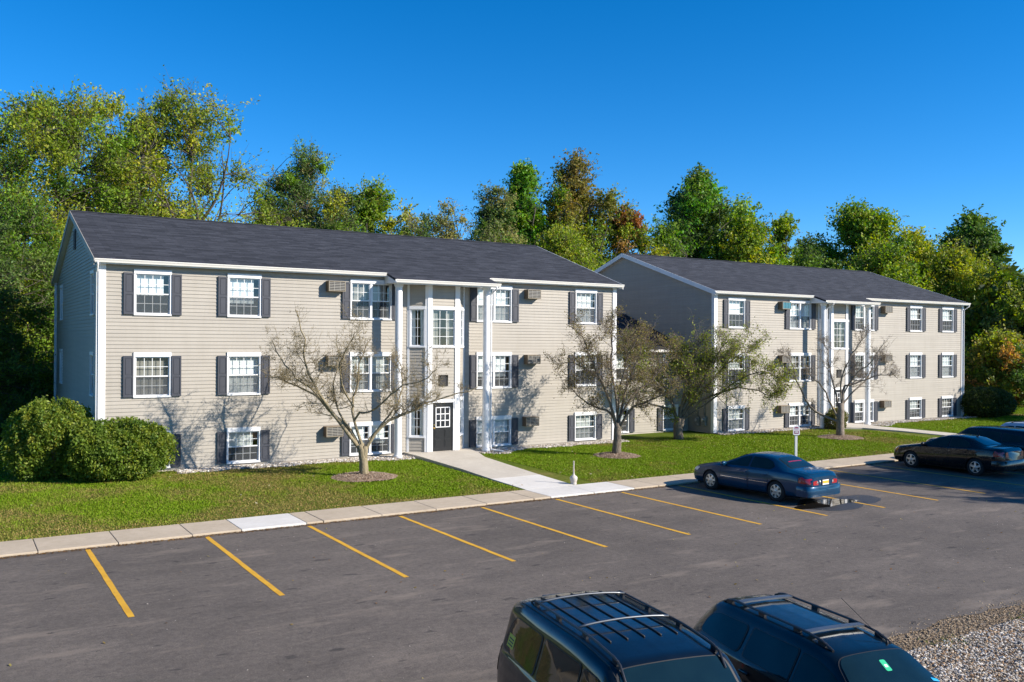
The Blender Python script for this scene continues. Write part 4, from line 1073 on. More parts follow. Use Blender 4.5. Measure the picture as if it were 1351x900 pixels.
def car(name, label, cat, loc, rz, B, col, axles, r, sides, shield, rear_glass, doors, heads, tails, spec, group=None):
    T = thing(name, label, cat, loc, rz, group)
    bm_ = B.shell(); o = bm_.build('body', col, T, smooth=True)
    tw = B.w(0)
    cut = MB()
    for x in axles: cut.lathe([(r * 1.13, -tw - .3), (r * 1.13, tw + .3)], (x, 0, r * 1.02), 'y', 40)
    co_ = cut.build('arch_cutter', None); 
    co_.parent = T
    md = o.modifiers.new('arches', 'BOOLEAN'); md.operation = 'DIFFERENCE'; md.object = co_; md.solver = 'EXACT'
    bpy.context.view_layer.update(); dg = bpy.context.evaluated_depsgraph_get()
    me = bpy.data.meshes.new_from_object(o.evaluated_get(dg)); o.modifiers.clear(); o.data = me; me.name = 'body'
    me.materials.clear(); me.materials.append(col); me.polygons.foreach_set('use_smooth', [True] * len(me.polygons)); me.set_sharp_from_angle(angle=R(38))
    bpy.data.objects.remove(co_)
    for x in axles:
        lin = MB(); lin.lathe([(r * 1.11, -tw * .92), (r * 1.11, tw * .92)], (x, 0, r * 1.02), 'y', 28)
        lin.build('wheel_well', M['gap'], T)
    fl = MB(); fl.box(B.x0 + .35, B.x1 - .35, -tw * .85, tw * .85, B.zl(0) - .015, B.zl(0) + .03); fl.build('underbody', M['gap'], T)
    for x in axles:
        for s in (1, -1): wheel(T, x, s * (tw - spec.get('wheel_in', .125)), s, r, spec.get('tyre_w', .21), spec.get('spokes', 7))
    def S(s, off): return lambda x, z: (x, s * (B.side_y(x, z) + off), z)
    Tp = lambda off: (lambda x, y: (x, y, B.top_z(x, y) + off))
    G = M['car_glass']
    for s in (1, -1):
        seam = MB()
        for dn in doors:
            dd = MB(); P = rounded(dn, .06); patch(dd, P, S(s, .0055), s > 0)
            c = np.mean(P, axis=0); e = 1 + .020; patch(seam, [c + (np.array(p) - c) * e for p in P], S(s, .0025), s > 0)
            d_o = dd.build('door', col, T, smooth=True)
            hx = min(q[0] for q in dn) + .16; hz = spec['handle_z']; hd = MB(); yh = s * (B.side_y(hx, hz) + .008)
            hd.box(hx - .09, hx + .09, min(yh, yh + s * .03), max(yh, yh + s * .03), hz - .018, hz + .018)
            bevel(hd.build('handle', spec.get('handle_mat', col), d_o), .01)
            if spec.get('molding'):
                mz = spec['molding']; ml = MB(); xa, xb = min(q[0] for q in dn) + .03, max(q[0] for q in dn) - .03
                patch(ml, [(xa, mz - .022), (xb, mz - .022), (xb, mz + .022), (xa, mz + .022)], S(s, .016), s > 0); ml.build('side_molding', col, d_o, smooth=True)
                m2 = MB(); patch(m2, [(xa, mz + .023), (xb, mz + .023), (xb, mz + .036), (xa, mz + .036)], S(s, .014), s > 0); m2.build('chrome_strip', M['chrome'], d_o)
        if doors: seam.build('door_gap', M['gap'], T, smooth=True)
        fr = MB()
        for w_ in sides:
            poly, rad = w_ if isinstance(w_, tuple) else (w_, .05)
            P = rounded(poly, rad); g_ = MB(); patch(g_, P, S(s, .011), s > 0); wo_ = g_.build('side_window', G, T, smooth=True)
            c = np.mean(P, axis=0); patch(fr, [c + (np.array(p) - c) * 1.045 for p in P], S(s, .008), s > 0)
        fr.build('window_surround', M['rubber'], T, smooth=True)
        # mirror
        mx_, mz_ = spec['mirror']; ym = B.side_y(mx_, mz_); mr = MB()
        mr.lathe([(.001, -.075), (.06, -.07), (.085, -.03), (.09, .02), (.08, .05), (.001, .052)], (0, 0, 0), 'x', 14)
        mo_ = mr.build('mirror', col if spec.get('mirror_col', True) else M['rubber'], T, smooth=True); mo_.location = (mx_, s * (ym + .12), mz_ + .05); mo_.scale = (1, 1.3, .9); mo_.rotation_euler = (0, R(180), 0)
        am = MB(); am.tube([(mx_, s * (ym - .03), mz_), (mx_, s * (ym + .08), mz_ + .03)], .03, 6); am.build('mirror_arm', M['rubber'], T)
        for (poly, m_) in heads:
            h_ = MB(); patch(h_, rounded(poly, .04), S(s, .008), s > 0); h_.build('headlight', M[m_], T, smooth=True)
        for (poly, m_) in tails:
            h_ = MB(); patch(h_, rounded(poly, .03), S(s, .008), s > 0); h_.build('taillight', M[m_], T, smooth=True)
        for (poly, m_) in spec.get('cap_tails', []):
            h_ = MB(); patch(h_, rounded([(s * q[0], q[1]) for q in poly], .025), lambda y, z: (B.x0 - .008, y, z), s < 0); h_.build('taillight', M[m_], T)
        for (poly, m_) in spec.get('cap_heads', []):
            h_ = MB(); patch(h_, rounded([(s * q[0], q[1]) for q in poly], .025), lambda y, z: (B.x1 + .008, y, z), s > 0); h_.build('headlight', M[m_], T)
    for nm, P, rd in (('windshield', shield, .10), ('rear_window', rear_glass, .10)):
        if not P: continue
        f_ = MB(); P = rounded(P, rd); c = np.mean(P, axis=0)
        patch(f_, [c + (np.array(p) - c) * 1.05 for p in P], Tp(.006)); f_.build('window_surround', M['rubber'], T, smooth=True)
        g_ = MB(); patch(g_, P, Tp(.011)); g_.build(nm, M['windscreen'], T, smooth=True)
    # bonnet and boot seams
    for P in spec.get('lids', []):
        f_ = MB(); Q = rounded(P[1], .12); c = np.mean(Q, axis=0); patch(f_, [c + (np.array(p) - c) * 1.012 for p in Q], Tp(.002)); f_.build('panel_gap', M['gap'], T, smooth=True)
        f_ = MB(); patch(f_, Q, Tp(.005)); f_.build(P[0], col, T, smooth=True)
    if 'plate_z' in spec:
        z = spec['plate_z']; xr = B.x0 - .004; rec = MB(); rec.box(xr - .008, xr, -.19, .19, z - .085, z + .105); rec.build('plate_recess', M['rubber'], T)
        p = MB(); p.box(xr - .018, xr - .009, -.155, .155, z - .07, z + .08); po = p.build('licence_plate', M['plate'], T)
        if spec.get('plate_y'): q = MB(); q.box(xr - .021, xr - .0185, -.15, .15, z - .03, z + .052); q.build('plate_band', M['plate_y'], po)
    return T, B, S, Tp

# --- blue saloon, nose to the pavement
Bs = Body([(2.50, .60), (2.44, .68), (2.25, .77), (1.80, .87), (1.30, .95), (1.02, 1.0), (.30, 1.32), (.0, 1.395), (-.45, 1.42), (-.95, 1.375), (-1.30, 1.25), (-1.68, 1.065), (-2.05, 1.03), (-2.34, .99), (-2.44, .93), (-2.48, .86)],
          [(2.5, .50), (2.2, .68), (1.2, .87), (.2, .90), (-1.0, .94), (-1.8, .94), (-2.3, .88), (-2.48, .74)],
          [(2.5, .62), (2.4, .78), (2.1, .87), (1.4, .915), (0, .925), (-1.4, .92), (-2.1, .875), (-2.38, .82), (-2.48, .79)],
          [(2.5, .5), (2.2, .66), (1.4, .74), (1.0, .74), (.3, .60), (-.3, .575), (-1.0, .58), (-1.6, .66), (-2.1, .70), (-2.4, .66), (-2.48, .62)],
          [(2.5, .24), (2.0, .2), (0, .19), (-2.0, .22), (-2.48, .27)])
blue = paint('blue_car_paint', (0.003, 0.040, 0.095), .2, .28)
T1, B1, S1, Tp1 = car('parked_car', 'blue four door saloon parked nose to the pavement beside a puddle', 'car', (23.15, 20.9, 0), R(90 + 3), Bs, blue, (1.47, -1.28), .325,
    [[(.92, .955), (-.13, .985), (-.13, 1.30), (.10, 1.285), (.35, 1.20)], [(-.21, .985), (-1.02, 1.0), (-1.16, 1.08), (-1.0, 1.22), (-.75, 1.295), (-.21, 1.305)]],
    [(.93, -.64), (.93, .64), (.22, .50), (.22, -.50)], [(-1.06, -.47), (-1.06, .47), (-1.66, .58), (-1.66, -.58)],
    [[(1.02, .34), (.98, .86), (-.14, .90), (-.16, .30), (.9, .28)], [(-.20, .30), (-.20, .90), (-1.0, .92), (-.98, .60), (-.82, .40)]],
    [([(2.36, .60), (2.10, .60), (1.98, .72), (2.2, .735), (2.34, .69)], 'head')],
    [([(-2.12, .70), (-2.46, .66), (-2.46, .84), (-2.2, .88), (-2.12, .84)], 'tail')],
    dict(handle_z=.80, molding=.53, mirror=(.82, .93), mirror_col=True, spokes=7, plate_z=.70, plate_y=True, cap_tails=[([(.34, .64), (.60, .64), (.61, .76), (.40, .78)], 'tail'), ([(.36, .665), (.43, .665), (.43, .75), (.37, .75)], 'clearlamp')],
         lids=[('bonnet', [(2.2, -.52), (2.2, .52), (1.08, .66), (1.08, -.66)]), ('boot_lid', [(-1.74, -.60), (-1.74, .60), (-2.36, .54), (-2.36, -.54)])]))
bd_ = MB(); bd_.lathe([(.001, -.012), (.045, -.010), (.05, 0)], (-2.486, .26, .72), 'x', 18); bd_.build('badge', M['chrome'], T1, smooth=True)
def bumper(T, xb, W, z0, z1, m, t=.42, out=.07):
    mb = MB(); n = 22; prof = [(0, z0), (.8, z0 + .01), (1, z0 + (z1 - z0) * .35), (.96, z1 - .03), (.6, z1), (0, z1)]
    vs = []
    for k in range(n + 1):
        a = -math.pi / 2 + math.pi * k / n; ca, sa = math.cos(a), math.sin(a)
        cx = abs(ca) ** .35; cy = math.copysign(abs(sa) ** .45, sa)
        for o, z in prof: vs.append((xb + t - (t + out * o) * cx, (W - .04 + .03 * o) * cy, z))
    m_ = len(prof); mb.add(vs, [(k * m_ + i, (k + 1) * m_ + i, (k + 1) * m_ + i + 1, k * m_ + i + 1) for k in range(n) for i in range(m_ - 1)])
    return mb.build('rear_bumper', m, T, smooth=True, sharp=50)
bumper(T1, -2.48, .905, .27, .60, blue)
at_ = MB(); at_.tube([(-1.55, .70, 1.0), (-1.62, .72, 1.30)], .004, 5); at_.build('antenna', M['rubber'], T1)
hl_ = MB(); patch(hl_, rounded([(-1.32, -.33), (-1.32, .33), (-1.36, .33), (-1.36, -.33)], .005), Tp1(.0125)); hl_.build('brake_lamp', M['tail'], T1)

# --- black saloon at the right edge
Bk = Body([(2.42, .62), (2.36, .74), (2.1, .85), (1.5, .95), (1.05, 1.03), (.35, 1.36), (.0, 1.45), (-.45, 1.48), (-.95, 1.43), (-1.35, 1.28), (-1.70, 1.15), (-2.1, 1.14), (-2.34, 1.12), (-2.40, 1.05), (-2.42, .95)],
          [(2.42, .52), (2.1, .74), (1.2, .92), (.2, .96), (-1.0, 1.02), (-1.8, 1.05), (-2.3, 1.0), (-2.42, .82)],
          [(2.42, .66), (2.3, .80), (2.0, .88), (1.4, .91), (0, .91), (-1.4, .915), (-2.1, .885), (-2.34, .83), (-2.42, .80)],
          [(2.42, .56), (2.1, .70), (1.4, .76), (1.0, .76), (.35, .62), (-.3, .59), (-1.0, .59), (-1.6, .68), (-2.1, .72), (-2.36, .70), (-2.42, .66)],
          [(2.42, .24), (2.0, .2), (0, .2), (-2.0, .24), (-2.42, .30)])
black = paint('black_car_paint', (0.008, 0.0085, 0.011), .3, .22)
T2, B2, S2, Tp2 = car('parked_car', 'black four door saloon with silver wheels, half shaded by a tree', 'car', (34.22, 20.80, 0), R(90 + 1.5), Bk, black, (1.42, -1.34), .335,
    [[(.92, 1.0), (-.18, 1.03), (-.18, 1.355), (.10, 1.34), (.38, 1.25)], [(-.26, 1.035), (-1.0, 1.07), (-1.12, 1.12), (-.95, 1.27), (-.72, 1.34), (-.26, 1.36)]],
    [(.96, -.66), (.96, .66), (.28, .52), (.28, -.52)], [(-1.02, -.48), (-1.02, .48), (-1.62, .58), (-1.62, -.58)],
    [[(1.0, .36), (.96, .92), (-.19, .96), (-.21, .32), (.88, .30)], [(-.25, .32), (-.25, .96), (-1.04, 1.0), (-1.0, .62), (-.85, .42)]],
    [([(2.34, .62), (2.06, .64), (1.96, .80), (2.1, .83), (2.32, .76)], 'amber')],
    [([(-2.02, .82), (-2.38, .80), (-2.38, 1.0), (-2.1, 1.03)], 'tail')],
    dict(handle_z=.87, mirror=(.82, .98), spokes=5, plate_z=.52, cap_tails=[([(.44, .80), (.66, .80), (.64, .98), (.48, 1.0)], 'tail')], lids=[('boot_lid', [(-1.68, -.60), (-1.68, .60), (-2.30, .58), (-2.30, -.58)])]))
at_ = MB(); at_.tube([(-.9, 0, 1.43), (-1.02, 0, 1.47)], .02, 6); at_.build('antenna', M['rubber'], T2)

# --- estate-type bodies
def wagon(L2, H, W, cowl, hood, roof_f, roof_r, tail_in, belt, tw, low=.24):
    f, r_ = L2, -L2
    return Body([(f, hood - .30), (f - .05, hood - .14), (f - .25, hood - .04), (cowl + .05, hood + .06), (roof_f, H - .045), (roof_f - .5, H), (-.3, H + .01), (roof_r + .3, H - .01), (roof_r, H - .05), (roof_r - .12, H - .16), (r_ + tail_in, belt + .06), (r_ + .05, belt - .10), (r_, belt - .40)],
                [(f, hood - .36), (f - .3, hood - .12), (cowl, belt - .04), (0, belt), (-1.5, belt + .02), (r_ + .2, belt), (r_, belt - .46)],
                [(f, W * .72), (f - .12, W * .87), (f - .45, W * .96), (1.2, W), (-1.3, W), (r_ + .5, W * .97), (r_ + .15, W * .93), (r_, W * .88)],
                [(f, W * .66), (f - .4, W * .78), (cowl, W * .80), (roof_f, tw), (-.5, tw + .01), (roof_r + .1, tw - .02), (roof_r - .1, tw - .03), (r_ + .1, W * .74), (r_, W * .70)],
                [(f, low + .06), (f - .5, low), (r_ + .5, low), (r_, low + .08)])
Bu = wagon(2.46, 1.80, .99, 1.10, 1.02, .42, -2.18, .08, 1.09, .73, .32)
navy = paint('near_black_blue_paint', (0.002, 0.005, 0.010), .0, .35)
T3, B3, S3, Tp3 = car('parked_suv', 'black sport utility with a ribbed roof and roof rack at the bottom of the view', 'car', (6.47, 7.42, 0), R(-90 - 10.5), Bu, navy, (1.45, -1.40), .37,
    [[(1.02, 1.14), (.02, 1.15), (.02, 1.60), (.30, 1.59), (.62, 1.50)], [(-.06, 1.15), (-.98, 1.16), (-.98, 1.60), (-.06, 1.61)], ([(-1.08, 1.16), (-2.16, 1.17), (-2.02, 1.50), (-1.90, 1.58), (-1.08, 1.60)], [.06, .10, .12, .10, .06])],
    [(1.04, -.70), (1.04, .70), (.45, .64), (.45, -.64)], None,
    [[(1.1, .46), (1.06, 1.06), (.0, 1.08), (-.02, .42), (.95, .40)], [(-.06, .42), (-.06, 1.08), (-1.02, 1.09), (-1.02, .72), (-.9, .45)]],
    [([(2.38, .72), (2.12, .72), (2.05, .88), (2.34, .88)], 'head')], [([(-2.22, .82), (-2.37, .82), (-2.32, 1.14), (-2.22, 1.16)], 'tail')],
    dict(handle_z=.98, mirror=(.92, 1.10), spokes=5, tyre_w=.25, plate_z=.80, cap_tails=[([(.60, .66), (.78, .66), (.78, 1.0), (.66, 1.02)], 'tail')]))
rk = MB()
for s in (1, -1):
    P = [(-.42 + x, s * .60, Bu.top_z(-.42 + x, .60) + (.010 if abs(x + .235) > 1.17 else .052)) for x in np.linspace(-1.45, .98, 22)]
    rk.tube(P, .014, 8)
    for x in (-1.7, -1.05, -.35, .35): rk.box(x - .045, x + .045, s * .60 - .016, s * .60 + .016, Bu.top_z(x, .60) - .01, Bu.top_z(x, .60) + .048)
rko = rk.build('roof_rack', M['rack'], T3, smooth=True, sharp=40)
for x in (-1.62, -.55):
    cb = MB(); cb.tube([(x, y, Bu.top_z(x, abs(y)) + .058 + .018 * (1 - (y / .6) ** 2)) for y in np.linspace(-.585, .585, 13)], .014, 8); cb.build('cross_bar', M['rack_grey'], rko, smooth=True)
for y in np.linspace(-.42, .42, 5):
    rb = MB(); rb.tube([(x, y, Bu.top_z(x, abs(y)) + .006) for x in np.linspace(-1.98, -.1, 16)], .011, 6); rb.build('roof_rib', M['rubber'], T3, smooth=True)
sp_ = MB(); sp_.box(-2.24, -2.02, -.30, .30, 1.70, 1.725); bevel(sp_.build('rear_deflector', navy, T3), .01)
for s in (1, -1):
    dr = MB(); dr.tube([(x, s * .675, Bu.top_z(x, .675) + .004) for x in np.linspace(-2.0, .5, 18)], .008, 5); dr.build('drip_rail', M['rubber'], T3)
M['sticker'] = mat('yellow_sticker', (0.62, 0.50, 0.03), .5, var=.1)
s1 = MB(); patch(s1, [(-2.0, 1.22), (-1.78, 1.22), (-1.78, 1.37), (-2.0, 1.37)], S3(-1, .0145)); so_ = s1.build('window_sticker', M['sticker'], T3)
for z0 in (1.245, 1.28, 1.315):
    s2 = MB(); patch(s2, [(-1.97, z0), (-1.81, z0), (-1.81, z0 + .015), (-1.97, z0 + .015)], S3(-1, .016)); s2.build('sticker_line', M['rubber'], so_)
hb = MB(); hb.tube([(-2.46, y, .55) for y in np.linspace(-.8, .8, 9)], .05, 8); hb.build('rear_bumper', M['rubber'], T3, smooth=True)

Bw = wagon(2.46, 1.50, .86, 1.12, .96, .42, -2.02, .06, .95, .54, .22)
green = paint('dark_teal_paint', (0.002, 0.006, 0.010), .0, .35)
T4, B4, S4, Tp4 = car('parked_car', 'dark estate car with grey roof bars and a green permit on its windscreen', 'car', (9.24, 7.0, 0), R(-90 - 11.0), Bw, green, (1.45, -1.36), .32,
    [[(.98, 1.0), (-.02, 1.01), (-.02, 1.36), (.22, 1.345), (.50, 1.27)], [(-.10, 1.01), (-.98, 1.02), (-.98, 1.36), (-.10, 1.37)], ([(-1.10, 1.03), (-2.02, 1.05), (-1.96, 1.25), (-1.80, 1.335), (-1.10, 1.355)], [.10, .14, .14, .14, .08])],
    [(1.06, -.66), (1.06, .66), (.44, .50), (.44, -.50)], None,
    [[(1.06, .36), (1.02, .90), (-.04, .93), (-.06, .32), (.92, .30)], [(-.10, .32), (-.10, .93), (-1.02, .95), (-1.0, .62), (-.86, .40)]],
    [([(2.40, .60), (2.14, .60), (2.05, .74), (2.36, .74)], 'head')], [([(-2.22, .66), (-2.42, .66), (-2.38, .92), (-2.22, .94)], 'tail')],
    dict(handle_z=.86, mirror=(.88, .98), spokes=6, plate_z=.66))
rk = MB()
for s in (1, -1):
    P = [(x, s * .43, Bw.top_z(x, .43) + .05 * min(1, 6 * (x + 1.92)) * min(1, 5 * (.30 - x))) for x in np.linspace(-1.9, .28, 22)]
    rk.tube(P, .016, 8)
    for x in (-1.75, -1.05, -.35, .1): rk.box(x - .06, x + .06, s * .43 - .018, s * .43 + .018, Bw.top_z(x, .43) - .01, Bw.top_z(x, .43) + .045)
rko = rk.build('roof_rack', M['rack'], T4, smooth=True, sharp=40)
for x in (-1.55, -.18):
    cb = MB(); z_ = [Bw.top_z(x, abs(y)) + .055 for y in (-.42, .42)]
    cb.add([(x - .05, y, Bw.top_z(x, abs(y)) * .5 + Bw.top_z(x, .42) * .5 + .062) for y in np.linspace(-.42, .42, 7)] + [(x + .05, y, Bw.top_z(x, abs(y)) * .5 + Bw.top_z(x, .42) * .5 + .062) for y in np.linspace(-.42, .42, 7)] +
           [(x - .05, y, Bw.top_z(x, abs(y)) * .5 + Bw.top_z(x, .42) * .5 + .04) for y in np.linspace(-.42, .42, 7)] + [(x + .05, y, Bw.top_z(x, abs(y)) * .5 + Bw.top_z(x, .42) * .5 + .04) for y in np.linspace(-.42, .42, 7)],
           [f for i in range(6) for f in ((i, i + 1, i + 8, i + 7), (i + 14, i + 21, i + 22, i + 15), (i, i + 14, i + 15, i + 1), (i + 7, i + 8, i + 22, i + 21))])
    cb.build('cross_bar', M['rack_grey'], rko, smooth=True, sharp=40)
an = MB(); an.tube([(.30, .36, Bw.top_z(.30, .36)), (-.45, .33, 1.80)], .0035, 5); an.lathe([(.02, -.01), (.016, .02), (.005, .04)], (.30, .36, Bw.top_z(.30, .36)), 'z', 10); an.build('antenna', M['rubber'], T4)
M['tag_green'] = mat('green_permit', (0.02, 0.45, 0.22), .5, var=.1); M['tag_blue'] = mat('blue_tag', (0.01, 0.33, 0.75), .5, var=.05)
tg = MB(); patch(tg, rounded([(.70, -.02), (.56, -.02), (.56, .06), (.70, .06)], .02), Tp4(.015), True); to = tg.build('parking_permit', M['tag_green'], T4)
t2 = MB(); patch(t2, [(.655, .0), (.62, .0), (.62, .04), (.655, .04)], Tp4(.0165), True); t2.build('permit_text_panel', M['plate'], to)
tb_ = MB(); patch(tb_, [(.86, .50), (.82, .50), (.82, .60), (.86, .60)], Tp4(.015), True); tb_.build('blue_tag', M['tag_blue'], T4)
wp = MB()
for y0, y1 in ((-.5, -.02), (.08, .58)): wp.tube([(1.10, y0, Bw.top_z(1.10, abs(y0)) + .03), (1.06, y1, Bw.top_z(1.06, abs(y1)) + .03)], .01, 5)
wp.build('wiper', M['rubber'], T4)

# --- dark crossover behind the black saloon, then two pale ones beyond
Bc = wagon(2.40, 1.66, .93, 1.20, 1.02, .45, -1.98, .14, 1.06, .63, .28)
graph = paint('dark_grey_paint', (0.010, 0.012, 0.017), .4, .22)
bumper(T2, -2.42, .90, .30, .66, black); T2.scale = (.965, 1, 1)
T5, B5, S5, Tp5 = car('parked_suv', 'dark grey crossover parked behind the black saloon', 'car', (36.75, 20.95, 0), R(90 + 1), Bc, graph, (1.42, -1.42), .35,
    [[(1.10, 1.09), (.0, 1.11), (.0, 1.50), (.26, 1.49), (.55, 1.40)], [(-.08, 1.11), (-.98, 1.13), (-.98, 1.50), (-.08, 1.51)], ([(-1.06, 1.14), (-1.86, 1.20), (-1.80, 1.40), (-1.06, 1.49)], .08)],
    [(1.14, -.66), (1.14, .66), (.48, .57), (.48, -.57)], [(-1.99, -.52), (-1.99, .52), (-2.23, .58), (-2.23, -.58)],
    [[(1.12, .42), (1.08, 1.0), (-.02, 1.05), (-.04, .38), (.96, .36)], [(-.08, .38), (-.08, 1.05), (-1.02, 1.07), (-1.0, .7), (-.88, .44)]],
    [([(2.36, .68), (2.08, .70), (1.95, .88), (2.1, .92), (2.33, .84)], 'amber')], [([(-2.06, .92), (-2.36, .86), (-2.36, 1.04), (-2.14, 1.10)], 'tail')],
    dict(handle_z=.96, mirror=(.98, 1.06), spokes=5, plate_z=.72, cap_tails=[([(.46, .80), (.70, .80), (.70, .98), (.52, .98)], 'tail')]))
bl = MB(); bl.box(-2.10, -2.04, -.35, .35, 1.575, 1.60); bl.build('brake_lamp', M['tail'], T5)
Bv = wagon(2.35, 1.76, .92, 1.15, 1.04, .48, -2.05, .12, 1.08, .66, .30)
pale = paint('pale_silver_paint', (0.50, 0.54, 0.60), .2, .3)
for (X, lab) in ((39.2, 'pale silver sport utility behind the dark grey crossover'), (41.9, 'pale silver sport utility farthest right, mostly hidden at the edge of the view')):
    T6, B6, S6, Tp6 = car('parked_suv', lab, 'car', (X, 20.75, 0), R(90), Bv, pale, (1.40, -1.38), .35,
        [[(1.06, 1.12), (.0, 1.13), (.0, 1.58), (.28, 1.57), (.58, 1.48)], [(-.08, 1.13), (-.98, 1.14), (-.98, 1.58), (-.08, 1.59)], ([(-1.08, 1.15), (-2.06, 1.16), (-1.96, 1.50), (-1.08, 1.57)], .08)],
        [(1.10, -.66), (1.10, .66), (.50, .58), (.50, -.58)], None,
        [[(1.1, .42), (1.06, 1.04), (.0, 1.06), (-.02, .38), (.95, .36)], [(-.06, .38), (-.06, 1.06), (-1.02, 1.07), (-1.0, .7), (-.88, .44)]],
        [([(2.30, .70), (2.05, .70), (1.98, .86), (2.27, .86)], 'head')], [([(-2.16, .80), (-2.31, .80), (-2.26, 1.12), (-2.16, 1.14)], 'tail')],
        dict(handle_z=.97, mirror=(.95, 1.08), spokes=6, plate_z=.78))
    for s in (1, -1):
        rl = MB(); rl.tube([(x, s * .58, Bv.top_z(x, .58) + .045 * min(1, 6 * (x + 1.9)) * min(1, 6 * (.2 - x))) for x in np.linspace(-1.88, .19, 16)], .018, 6); rl.build('roof_rail', M['rack'], T6, smooth=True)

# ------------------------------------------------------------------ street furniture
sg = thing('parking_sign', 'white and maroon parking sign on a square white post behind the blue car', 'sign', (31.33, 26.35, .07), R(-32))
p = MB(); p.box(-.05, .05, -.05, .05, -.1, 1.12); p.lathe([(.062, 1.12), (.062, 1.14), (.03, 1.17), (.001, 1.18)], (0, 0, 0), 'z', 4); bevel(p.build('post', M['sign_white'], sg), .006)
def outl(k): return [(-.145 * k, -.17 * k + .0), (-.11 * k, -.20 * k), (.11 * k, -.20 * k), (.145 * k, -.17 * k), (.145 * k, .155 * k), (.09 * k, .19 * k), (.035 * k, .20 * k), (0, .235 * k), (-.035 * k, .20 * k), (-.09 * k, .19 * k), (-.145 * k, .155 * k)]
pn = MB(); q = outl(1.0); n = len(q)
pn.add([(x, -.052, z + 1.18) for x, z in q] + [(x, -.076, z + 1.18) for x, z in q], [tuple(range(n)), tuple(range(2 * n - 1, n - 1, -1))] + [(i, n + i, n + (i + 1) % n, (i + 1) % n) for i in range(n)])
pno = pn.build('sign_panel', M['sign_white'], sg)
def flat(mb, pts, y): mb.poly([(x, y, z + 1.18) for x, z in pts])
a_ = MB(); flat(a_, [(-.10, .085), (.10, .085), (.10, .12), (.06, .15), (.02, .16), (-.02, .16), (-.06, .15), (-.10, .12)], -.078); a_.build('arched_field', M['maroon'], pno)
a_ = MB(); flat(a_, [(-.10, .025), (.10, .025), (.10, .043), (-.10, .043)], -.078); a_.build('stripe', M['maroon'], pno)
a_ = MB(); flat(a_, [(-.10, -.145), (.10, -.145), (.10, -.01), (-.10, -.01)], -.078); sq = a_.build('square_field', M['maroon'], pno)
a_ = MB(); flat(a_, [(-.06, -.105), (.06, -.105), (.06, -.035), (-.06, -.035)], -.080); a_.build('square_window', M['sign_white'], sq)
for z in (-.055, -.085):
    a_ = MB(); flat(a_, [(-.04, z - .006), (.04, z - .006), (.04, z + .006), (-.04, z + .006)], -.082); a_.build('sign_mark', mat('sign_mark_grey', (.4, .5, .35), .5), sq)
ar = thing('ash_receptacle', 'weathered beige smoking receptacle with a tall thin neck at the walk corner', 'ash receptacle', (18.55, 25.32, .08)); ar.scale = (.64, .64, .74)
p = MB(); p.lathe([(.17, -.06), (.165, .02), (.16, .06), (.165, .08), (.175, .10), (.20, .18), (.215, .25), (.21, .29), (.18, .335), (.12, .375), (.07, .41), (.048, .46), (.04, .55)], (0, 0, 0), 'z', 28); p.build('base', M['ash'], ar, smooth=True, sharp=45)
p = MB(); p.lathe([(.040, .54), (.036, .8), (.034, .88), (.045, .885), (.045, .93), (.034, .935), (.034, 1.0), (.042, 1.01), (.042, 1.06), (.02, 1.075), (.001, 1.075)], (0, 0, 0), 'z', 18); p.build('neck', M['ash'], ar, smooth=True, sharp=45)
# ------------------------------------------------------------------ trees and shrubs
def leaf_quads(c, size, r, droop=0.0, aspect=.5):
    """c (N,3) leaf centres -> rhombic leaves with random set"""
    n = len(c)
    a = r.normal(size=(n, 3)); a[:, 2] -= droop; a /= np.linalg.norm(a, axis=1)[:, None]
    q = r.normal(size=(n, 3)); b = np.cross(a, q); b /= np.linalg.norm(b, axis=1)[:, None] + 1e-9
    s = (size * r.uniform(.6, 1.35, n))[:, None]
    return np.stack([c - a * s, c - b * s * aspect, c + a * s, c + b * s * aspect], 1).reshape(-1, 3)

def curve(p, q, r, bend=.12, n=6, sag=0.0):
    p, q = np.array(p, float), np.array(q, float); d = np.linalg.norm(q - p)
    o = r.normal(size=3) * d * bend; t = np.linspace(0, 1, n)[:, None]
    return p + (q - p) * t + o * (4 * t * (1 - t)) + np.array([0, 0, -sag * d]) * (4 * t * (1 - t))

def crown_points(r, n, shape, H, base, Rx):
    """clump centres filling an uneven crown, denser towards its outside"""
    out = []
    ph = r.uniform(0, 6.283, 6); tries = 0
    while len(out) < n and tries < 40000:
        tries += 1
        u = r.uniform(0, 1); a = r.uniform(0, 6.283)
        if shape == 'round': prof = max(.92 if u < .45 else 0, math.sin(math.pi * min(1, u * .86 + .14)) ** .62)
        elif shape == 'cone': prof = (1 - u) ** .62 * min(1, .5 + u * 3)
        elif shape == 'vase': prof = (.30 + .95 * u ** .8) * (1 - max(0, u - .72) / .28 * .75) 
        else: prof = min(1, .55 + u * 2) * (1 - u ** 2.6) ** .5
        lob = 1 + .26 * math.sin(3 * a + ph[0] + 4 * u) + .18 * math.sin(5 * a + ph[1] - 7 * u) + .12 * math.sin(9 * u + ph[2])
        rad = Rx * prof * lob * (r.uniform(0, 1) ** (.42))
        out.append((rad * math.cos(a), rad * math.sin(a), base + (H - base) * u * (1 + .05 * math.sin(2 * a + ph[3]))))
    return np.array(out)

